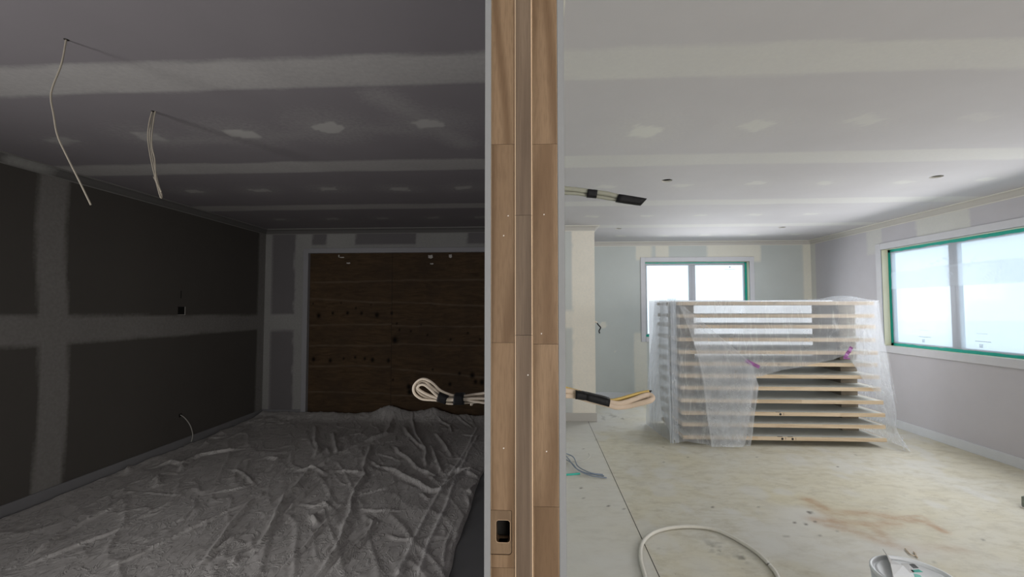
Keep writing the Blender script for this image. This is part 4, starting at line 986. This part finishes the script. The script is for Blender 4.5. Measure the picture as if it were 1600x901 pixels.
def inner_pleat(U, V):
    z = (ZT+.004)*(1-V)+.03; x = FX(1044)+.085*U
    return (x, YS-.03-.012*np.sin(U*22)-.006*V, z)
sh('corner_pleat', np.linspace(0, 1, 50), np.linspace(0, 1, 50), inner_pleat, lambda U, V: .08*(1+np.sin(U*22))+0*V, lambda U, V: .3+0*V)
# top with the peaks of loose plastic
def topf(U, V):
    h_ = .006+.042*np.exp(-((U-3.20)/.12)**2)*np.exp(-((V-.3)/.35)**2)+.05*np.exp(-((U-1.36)/.05)**2)+.014*fbm(U, V, .3, 470)*ss((V-.0)/.1)+.012*np.exp(-((U-2.9)/.35)**2)
    return (U, YF+.80*V, ZT+h_*ss(V/.12+.1))
sh('top_sheet', axis_pts(XS-.03, XE-.03, .02), np.linspace(0, 1, 40), topf, lambda U, V: .02+0*U, lambda U, V: .3+0*U)
# loose toe lying on the floor at the right front corner
def toe(U, V):
    p = at(2, 0, 1413, 705); q = at(2, 0, 1388, 678)
    x = XE+.12+(p[0]-XE-.12)*V+.05*(U-.5)*(1-V*.7); y = (YS-.03)+(p[1]-YS+.03)*V+.04*(U-.5)
    return (x, y, .10*(1-V)**1.5+.018*np.sin(U*PI)+.004)
sh('sheet_toe', np.linspace(0, 1, 16), np.linspace(0, 1, 30), toe, lambda U, V: .15+.25*V, lambda U, V: .7+0*V)
# back drop of the sheet, lit through by the windows
sh('back_sheet', axis_pts(XS-.08, XE+.06, .03), np.linspace(0, 1, 60), lambda U, V: (U, YS+.815+.03*fbm(U, V, .15, 480)+.05*V, (ZT+.004)*(1-V)+.02), lambda U, V: .58+.12*fbm(U, V, .2, 481), lambda U, V: .3+0*V)
# magenta tape strips
for pts, lab in (([(1165, 563), (1187, 573.5)], 'magenta tape strip sloping on the hem left of the middle'), ([(1331, 542), (1320, 559)], 'magenta tape strip at the right end of the hem')):
    a = at(1, YF-.09, *pts[0]); b = at(1, YF-.09, *pts[1]); a = Vector(a); b = Vector(b); t = (b-a).normalized(); n = Vector((-t.z, 0, t.x))*.017
    bm = bmesh.new(); k = 8; rows = []
    for i in range(k+1):
        c = a+(b-a)*i/k+Vector((0, .004*math.sin(i*1.7), 0)); rows.append([bm.verts.new(c+n*s_+Vector((0, dy, 0))) for s_, dy in ((-1, 0), (1, 0), (1, .002), (-1, .002))])
    for r0, r1 in zip(rows, rows[1:]):
        for j in range(4): bm.faces.new((r0[j], r0[(j+1) % 4], r1[(j+1) % 4], r1[j]))
    bm.faces.new(rows[0]); bm.faces.new(rows[-1])
    o = bm_obj('tape_strip', bm, M['tape_pink'], sheet); o.location = -Vector(sheet.location); o['label'] = lab
a = Vector(at(1, YF-.085, 1318, 559.5)); bm = bmesh.new(); box(bm, a.x, a.x+.06, a.y-.001, a.y+.001, a.z-.008, a.z+.006, 0)
o = bm_obj('tape_strip', bm, M['tape_pink'], sheet); o.location = -Vector(sheet.location)

# ------------------------------------------------------------------ cables
def cable_thing(name, label, cat, loc, group=None): return empty(name, loc, label, cat, group)
def add_tubes(root, name, mat, paths, rx, ry, up=(0, 1, 0), sides=10, n=8, lab=None):
    o = None
    for P_ in paths:
        bm = bmesh.new(); tube(bm, P_, rx, ry, sides, up, n)
        o = bm_obj(name, bm, mat, root, True, root.location)
        if lab: o['label'] = lab
    return o
# hanging from the left ceiling
p = [at(1, 1.544, x, y) for x, y in ((104, 60), (96, 100), (80, 145), (84, 180), (90, 212), (105, 245), (125, 285), (142, 320))]
t_ = cable_thing('ceiling_cable', 'single thin white cable hanging from the dark ceiling at far left', 'cable', p[0])
P2 = [Vector(q) for q in p]; P2[0].z = 2.41
add_tubes(t_, 'cable', M['cable_h'], [P2], .0029, .0029)
bm = bmesh.new(); lathe(bm, [(.0, 2.3985), (.007, 2.3985), (.009, 2.4)], 16, p[0][0], p[0][1]); bm_obj('cable_hole', bm, M['dark'], t_, False, t_.location)
p = at(1, 2.148, 240, 174)
t_ = cable_thing('ceiling_cable', 'looped bundle of thin white cables hanging from the dark ceiling', 'cable', p)
def q2(L): return [Vector(at(1, 2.148+dy, x, y)) for x, y, dy in L]
add_tubes(t_, 'cable', M['cable_h'], [
    q2([(238, 172, 0), (233, 192, 0), (231, 215, 0), (235, 245, 0), (243, 280, 0), (250, 306, 0), (253, 308, .01), (248, 293, .01), (240, 276, .01)]),
    q2([(241, 172, .01), (236, 195, .01), (234, 215, .02), (239, 250, .02), (247, 285, .01), (253, 305, .01), (250, 308, 0)]),
    q2([(243, 172, 0), (240, 190, 0), (237, 215, -.01), (238, 232, -.01), (242, 250, 0), (244, 280, 0), (252, 300, 0)])], .0029, .0029)
bm = bmesh.new(); lathe(bm, [(.0, 2.3985), (.009, 2.3985), (.011, 2.4)], 16, p[0], p[1]); bm_obj('cable_hole', bm, M['dark'], t_, False, t_.location)
# cable from the foot of the left wall
p = [Vector(at(0, XL+.02+k, x, y)) for x, y, k in ((282, 648, -.02), (289, 653, .03), (297, 664, .06), (301, 678, .07), (299, 690, .06))]
t_ = cable_thing('outlet_cable', 'thin white cable curling out of the left wall above the baseboard', 'cable', p[0])
add_tubes(t_, 'cable', M['cable_l'], [p], .0045, .0045)
bm = bmesh.new(); box(bm, XL-.001, XL+.0015, p[0].y-.02, p[0].y+.015, p[0].z-.02, p[0].z+.012); bm_obj('cable_hole', bm, M['dark'], t_, False, t_.location)
# switch box cut-out
a = at(0, XL, 278, 479); b = at(0, XL, 288, 491)
t_ = empty('switch_box', (XL, (a[1]+b[1])/2, b[2]), 'small square black recessed switch box in the dark left wall', 'switch box')
y0_, y1_, z0_, z1_ = a[1], b[1], b[2], a[2]
bm = bmesh.new(); box(bm, XL+.0005, XL+.0015, y0_, y1_, z0_, z1_); bm_obj('box_opening', bm, M['black'], t_, False, t_.location)
bm = bmesh.new(); box(bm, XL+.0005, XL+.004, y1_, y1_+.009, z0_, z1_, .001); box(bm, XL+.0005, XL+.004, y0_, y1_+.009, z0_-.006, z0_, .001); bm_obj('box_rim', bm, M['cable_l'], t_, False, t_.location)
bm = bmesh.new(); a = at(0, XL, 283, 454); b = at(0, XL, 283, 466); box(bm, XL+.0003, XL+.001, a[1]-.005, a[1]+.005, b[2], a[2]); bm_obj('slit', bm, M['black'], t_, False, t_.location)

# bundles out of the dividing wall: left one (dark side)
YC = .86
def qc(L, ox=630, oy=560, s=9.01, y=YC): return [Vector(at(1, y+dy, ox+x/s, oy+yy/s)) for x, yy, dy in L]
p = Vector((WX0, YC, 1.215))
t_ = cable_thing('cable_bundle', 'coiled loop of white flat cable with two black tape bands', 'cable bundle', p)
wl = lambda z, dy=0: [Vector((WX0+.03, YC+dy, z)), Vector((WX0-.004, YC+dy, z-.003))]
zz = [at(1, YC, 757, y)[2] for y in (609, 614, 618, 623, 627)]
add_tubes(t_, 'cable', M['cable_w'], [
    wl(zz[0])+qc([(1000, 505, 0), (860, 525, 0), (720, 520, 0), (640, 500, 0), (520, 445, 0), (400, 335, 0), (300, 287, 0), (215, 310, 0), (150, 390, 0), (160, 490, 0), (260, 565, 0), (400, 580, 0), (490, 590, 0), (620, 625, 0), (720, 630, 0), (880, 618, 0)])+wl(zz[3])[::-1],
    wl(zz[1], .008)+qc([(1000, 530, .008), (860, 545, .008), (720, 545, .008), (620, 540, .008), (510, 480, .008), (400, 400, .008), (320, 330, .008), (240, 325, .008), (190, 395, .008), (215, 470, .008), (300, 530, .008), (420, 560, .008), (500, 575, .008), (620, 600, .008), (720, 605, .008), (880, 600, .008)])+wl(zz[2], .008)[::-1],
    wl(zz[2], -.008)+qc([(1000, 560, -.008), (860, 565, -.008), (720, 570, -.008), (600, 565, -.008), (480, 520, -.008), (380, 430, -.008), (300, 370, -.008), (235, 372, -.008), (205, 415, -.008), (250, 455, -.008), (330, 500, -.008), (420, 535, -.008), (500, 560, -.008), (610, 585, -.008), (720, 585, -.008), (880, 580, -.008)])+wl(zz[4], -.008)[::-1],
    qc([(960, 655, .01), (965, 630, .01), (1000, 610, .01), (1060, 600, .01)])+wl(zz[4], .01)[::-1],
    ], .0048, .0024)
def tapeband(root, quad, y, th=.018, nm='tape_band'):
    """wrapped tape: closed sleeve through four pixel corners (tl, tr, br, bl)"""
    pts = [Vector(at(1, y, *q)) for q in quad]; bm = bmesh.new()
    A = (pts[0]+pts[3])/2; B = (pts[1]+pts[2])/2; ha = (pts[0]-pts[3]).length/2; hb = (pts[1]-pts[2]).length/2
    ua = (pts[0]-pts[3]).normalized(); ub = (pts[1]-pts[2]).normalized(); n = 6; rings = []; r = random.Random(int(quad[0][0]))
    for i in range(n+1):
        t = i/n; c = A.lerp(B, t); u = ua.lerp(ub, t).normalized(); h_ = (ha+(hb-ha)*t)*(1+.05*(r.random()-.5)); ring = []
        for k in range(20):
            a = 2*PI*k/20; ca, sa = math.cos(a), math.sin(a); ex_ = .55
            cu = math.copysign(abs(ca)**ex_, ca); cv = math.copysign(abs(sa)**ex_, sa)
            ring.append(bm.verts.new(c+u*h_*cu+Vector((0, th*cv, 0))))
        rings.append(ring)
    for r0, r1 in zip(rings, rings[1:]):
        for k in range(20): bm.faces.new((r0[k], r0[(k+1) % 20], r1[(k+1) % 20], r1[k]))
    bm.faces.new(rings[0]); bm.faces.new(rings[-1])
    return bm_obj(nm, bm, M['tape_blk'], root, True, root.location)
c_ = lambda x, y: (630+x/9.01, 560+y/9.01)
tapeband(t_, [c_(525, 462), c_(645, 508), c_(605, 632), c_(488, 590)], YC, .016)
tapeband(t_, [c_(735, 485), c_(855, 485), c_(868, 640), c_(718, 640)], YC, .016)
# right lower bundle
p = Vector((WX1, YC, 1.215))
t_ = cable_thing('cable_bundle', 'tan and yellow looped cables in a long black tape wrap beside the wall end', 'cable bundle', p)
r_ = lambda L: [Vector(at(1, YC+dy, 880+x/10.67, 590+yy/10.67)) for x, yy, dy in L]
wr = lambda py, dy: [Vector((WX1-.02, YC+dy, at(1, YC, 884, py)[2]+.003)), Vector((WX1+.004, YC+dy, at(1, YC, 884, py)[2]+.001))]
add_tubes(t_, 'cable', M['cable_t'], [
    wr(610, 0)+r_([(190, 235, 0), (420, 310, 0), (760, 400, 0), (950, 425, 0), (1180, 360, 0), (1340, 300, 0), (1440, 285, 0), (1490, 330, -.004), (1450, 380, -.006), (1300, 420, -.004), (1100, 470, 0), (900, 490, 0), (760, 455, 0), (420, 370, 0), (190, 305, 0)])+wr(619, 0)[::-1],
    wr(613, .012)+r_([(190, 260, .012), (420, 330, .012), (760, 415, .012), (950, 445, .012), (1180, 385, .012), (1340, 330, .012), (1400, 345, .01), (1340, 390, .01), (1100, 455, .01), (900, 470, .012), (760, 440, .012)])], .0022, .0050)
add_tubes(t_, 'cable', M['cable_y'], [wr(605, .004)+r_([(190, 205, .004), (420, 270, .004), (760, 365, .004), (900, 355, .004), (1100, 300, .004), (1280, 250, .004), (1430, 222, .004)]),
    wr(607, .014)+r_([(190, 215, .014), (420, 285, .014), (760, 385, .014), (920, 375, .014), (1120, 315, .014), (1300, 265, .014), (1400, 245, .014)])], .0022, .0026, lab='yellowed cable')
add_tubes(t_, 'bare_wire_tip', M['black'], [r_([(1425, 220, .004), (1475, 218, .004)]), r_([(1425, 225, .004), (1460, 235, .004)])], .0012, .0012, n=2)
cR = lambda x, y: (880+x/10.67, 590+y/10.67)
tapeband(t_, [cR(205, 200), cR(400, 240), cR(385, 370), cR(200, 345)], YC, .014)
tapeband(t_, [cR(385, 238), cR(770, 330), cR(745, 470), cR(375, 368)], YC, .015)
# right upper cables
t_ = cable_thing('cable_bundle', 'two straight grey-green flat cables with black taped ends, high beside the wall end', 'cable bundle', Vector((WX1, YC, 1.6)))
r2 = lambda L: [Vector(at(1, YC+dy, 880+x/11.43, 280+yy/11.43)) for x, yy, dy in L]
wr2 = lambda py, dy: [Vector((WX1-.02, YC+dy, at(1, YC, 884, py)[2]+.004)), Vector((WX1+.004, YC+dy, at(1, YC, 884, py)[2]+.001))]
add_tubes(t_, 'cable', M['cable_g'], [wr2(294, 0)+r2([(240, 185, 0), (430, 210, 0), (620, 235, 0), (800, 262, 0), (1000, 310, 0), (1300, 370, 0)])], .003, .0047)
add_tubes(t_, 'cable', M['cable_g'], [wr2(301, .003)+r2([(240, 255, .003), (430, 285, .003), (620, 310, .003), (800, 340, .003), (1000, 370, .003), (1300, 420, .003)])], .003, .0036)
cU = lambda x, y: (880+x/11.43, 280+y/11.43)
tapeband(t_, [cU(440, 180), cU(608, 195), cU(590, 335), cU(418, 318)], YC, .008)
tapeband(t_, [cU(990, 268), cU(1490, 350), cU(1385, 468), cU(935, 402)], YC, .008)
# small wire on the nib side
p = [Vector(at(1, 5.75, x, y)) for x, y in ((928, 499), (933, 504))]; p[0].x = CXR-.02
t_ = cable_thing('wire_stub', 'short black wire poking out beside the cream nib', 'wire', p[0])
add_tubes(t_, 'sleeve', M['cable_w'], [[p[0], p[1]]], .012, .012, n=2, lab='white sleeve')
add_tubes(t_, 'wire', M['black'], [[Vector(at(1, 5.75, x, y)) for x, y in ((932.5, 504), (935.5, 508), (938.5, 511.5), (936.5, 515.5), (936.2, 518), (937.2, 520.5))]], .0085, .0085, n=3)

# loose wires on the floor by the wall end
def fl_pts(L): return [Vector((*at(2, .006+h_, x, y)[:2], .006+h_)) for x, y, h_ in L]
p = fl_pts([(874, 700, .05), (888, 716, .04), (900, 731, .03), (918, 739, .01), (944, 743, 0)])
t_ = cable_thing('floor_wire', 'blue-grey wires trailing on the concrete beside the wall end', 'wire', (p[0].x, p[0].y, 0))
add_tubes(t_, 'wire', M['cable_b'], [p, fl_pts([(874, 712, .02), (892, 722, .06), (905, 735, .02), (925, 743, .01), (948, 746, 0)]), fl_pts([(874, 705, .08), (895, 713, .04), (903, 728, .02), (922, 738, .02), (942, 741, .0)])], .0045, .0045)
p = fl_pts([(870, 720, .0), (895, 721, .01), (912, 719, .02), (921, 714, .04), (920, 708, .06)])
t_ = cable_thing('floor_wire', 'pale curled cable on the concrete behind the blue-grey wires', 'wire', (p[0].x, p[0].y, 0))
add_tubes(t_, 'wire', M['cable_l'], [p], .005, .005)
p = fl_pts([(876, 741.5, 0), (890, 741, 0), (906, 739.5, 0)])
t_ = cable_thing('plastic_plug', 'small teal plastic stick on the concrete near the wires', 'stick', (p[0].x, p[0].y, 0))
add_tubes(t_, 'stick', M['teal'], [p], .008, .008)
# conduit arc
p = [Vector((*at(2, .011, x, y)[:2], .011)) for x, y in ((1016, 940), (1008, 901), (1001, 872), (1004, 848), (1021, 832), (1050, 824), (1085, 822.5), (1117, 827), (1148, 841), (1180, 861), (1203, 883), (1216, 902), (1226, 940))]
bm = bmesh.new(); tube(bm, p, .0105, .0105, 12); o = bm_obj('conduit_hose', bm, M['hose'], None, True, (p[0].x, p[0].y, 0)); o.location = (p[0].x, p[0].y, 0)
tag(o, 'off-white flexible conduit lying in a wide arc on the concrete', 'hose')

# ------------------------------------------------------------------ paint bucket at the lower right
BX, BY, BR, BZ = 1.492, 1.885, .138, .33
bk = empty('paint_bucket', (BX, BY, 0), 'white plastic paint bucket with a pale lid and stickers, cut by the bottom edge', 'bucket')
bm = bmesh.new(); lathe(bm, [(0, 0), (BR-.022, 0), (BR-.010, BZ-.05), (BR-.003, BZ-.048), (BR-.002, BZ-.03), (BR-.009, BZ-.028), (BR-.007, BZ-.012)], 64)
bm_obj('body', bm, M['white'], bk)
bm = bmesh.new(); lathe(bm, [(BR-.003, BZ-.016), (BR+.002, BZ-.012), (BR+.002, BZ-.002), (BR-.001, BZ), (BR-.006, BZ), (BR-.009, BZ-.004), (BR-.012, BZ-.012), (BR-.018, BZ-.013), (BR-.021, BZ-.008), (BR-.026, BZ-.010), (0, BZ-.010)], 64)
bm_obj('lid', bm, M['white'], bk)
def bpx(px, py): q = at(2, BZ-.008, px, py); return (q[0]-BX, q[1]-BY)
def sticker(nm, quad, mat, z=.0008):
    bm = bmesh.new(); P_ = [bpx(*q) for q in quad]; top = [bm.verts.new((*q, BZ-.010+z)) for q in P_]; bot = [bm.verts.new((*q, BZ-.0102)) for q in P_]
    bm.faces.new(top); bm.faces.new(bot[::-1])
    for k in range(len(P_)): bm.faces.new((top[k], top[(k+1) % len(P_)], bot[(k+1) % len(P_)], bot[k]))
    bm_obj(nm, bm, mat, bk)
L_ = lambda x, y: (1340+x/8.89, 830+y/8.89)
sticker('sticker', [L_(715, 448), L_(782, 442), L_(848, 500), L_(775, 505)], M['black'])
sticker('sticker', [L_(600, 438), L_(700, 440), L_(790, 560), L_(730, 570)], M['grey'], .0006)
sticker('sticker', [L_(735, 530), L_(850, 520), L_(910, 556), L_(770, 560)], M['tape_teal'], .0006)
sticker('sticker', [L_(775, 575), L_(870, 600), L_(900, 640), L_(800, 640)], M['teal'], .0007)
# broad grey scraper blade standing across the lid
bm = bmesh.new()
A_ = [L_(345, 245), L_(470, 400), L_(620, 470), L_(735, 590), L_(790, 680)]; B_ = [L_(345, 245), L_(400, 330), L_(450, 450), L_(485, 620), L_(495, 700)]
n = len(A_); ra = []; rb = []
for k in range(n):
    qa = at(2, BZ-.008, *A_[k]); qb = at(2, BZ+.02 if k else BZ+.015, *B_[k])
    for lst, q in ((ra, qa), (rb, qb)): lst.append((bm.verts.new(Vector(q)), bm.verts.new(Vector(q)+Vector((.0015, -.0015, .001)))))
for k in range(n-1):
    bm.faces.new((ra[k][0], ra[k+1][0], rb[k+1][0], rb[k][0])); bm.faces.new((ra[k][1], rb[k][1], rb[k+1][1], ra[k+1][1]))
    bm.faces.new((rb[k][0], rb[k+1][0], rb[k+1][1], rb[k][1]))
o = bm_obj('raised_flap', bm, M['grey'], bk, False); o.location = (-BX, -BY, 0); o['label'] = 'curved grey flap standing up from the lid'
bm = bmesh.new(); q = [Vector((*at(2, .006, 1340+x/8.89, 830+y/8.89)[:2], .006)) for x, y in ((660, 235), (740, 320), (810, 330), (780, 280), (830, 360))]
tube(bm, q, .002, .004, 8, (0, 0, 1)); o = bm_obj('wood_splinter', bm, M['door_edge'], None, True, (q[0].x, q[0].y, 0)); o.location = (q[0].x, q[0].y, 0)
tag(o, 'small pale wood splinter on the concrete behind the bucket', 'splinter')
# speckled block at the right edge
a = at(2, 0, 1596, 792)
bm = bmesh.new(); box(bm, 0, .20, 0, .10, .006, .075, .003); o = bm_obj('speckled_block', bm, plain('speckled_grey_green', (.18, .20, .17), .8, .6, 60)); o.location = (a[0], a[1], 0); o.rotation_euler = (0, 0, -1.15)
tag(o, 'speckled grey-green block on the floor at the right picture edge', 'block')
bm = bmesh.new(); box(bm, -.004, .205, -.01, .105, 0, .006, .001); bb = bm_obj('base_sheet', bm, M['paper'], o)
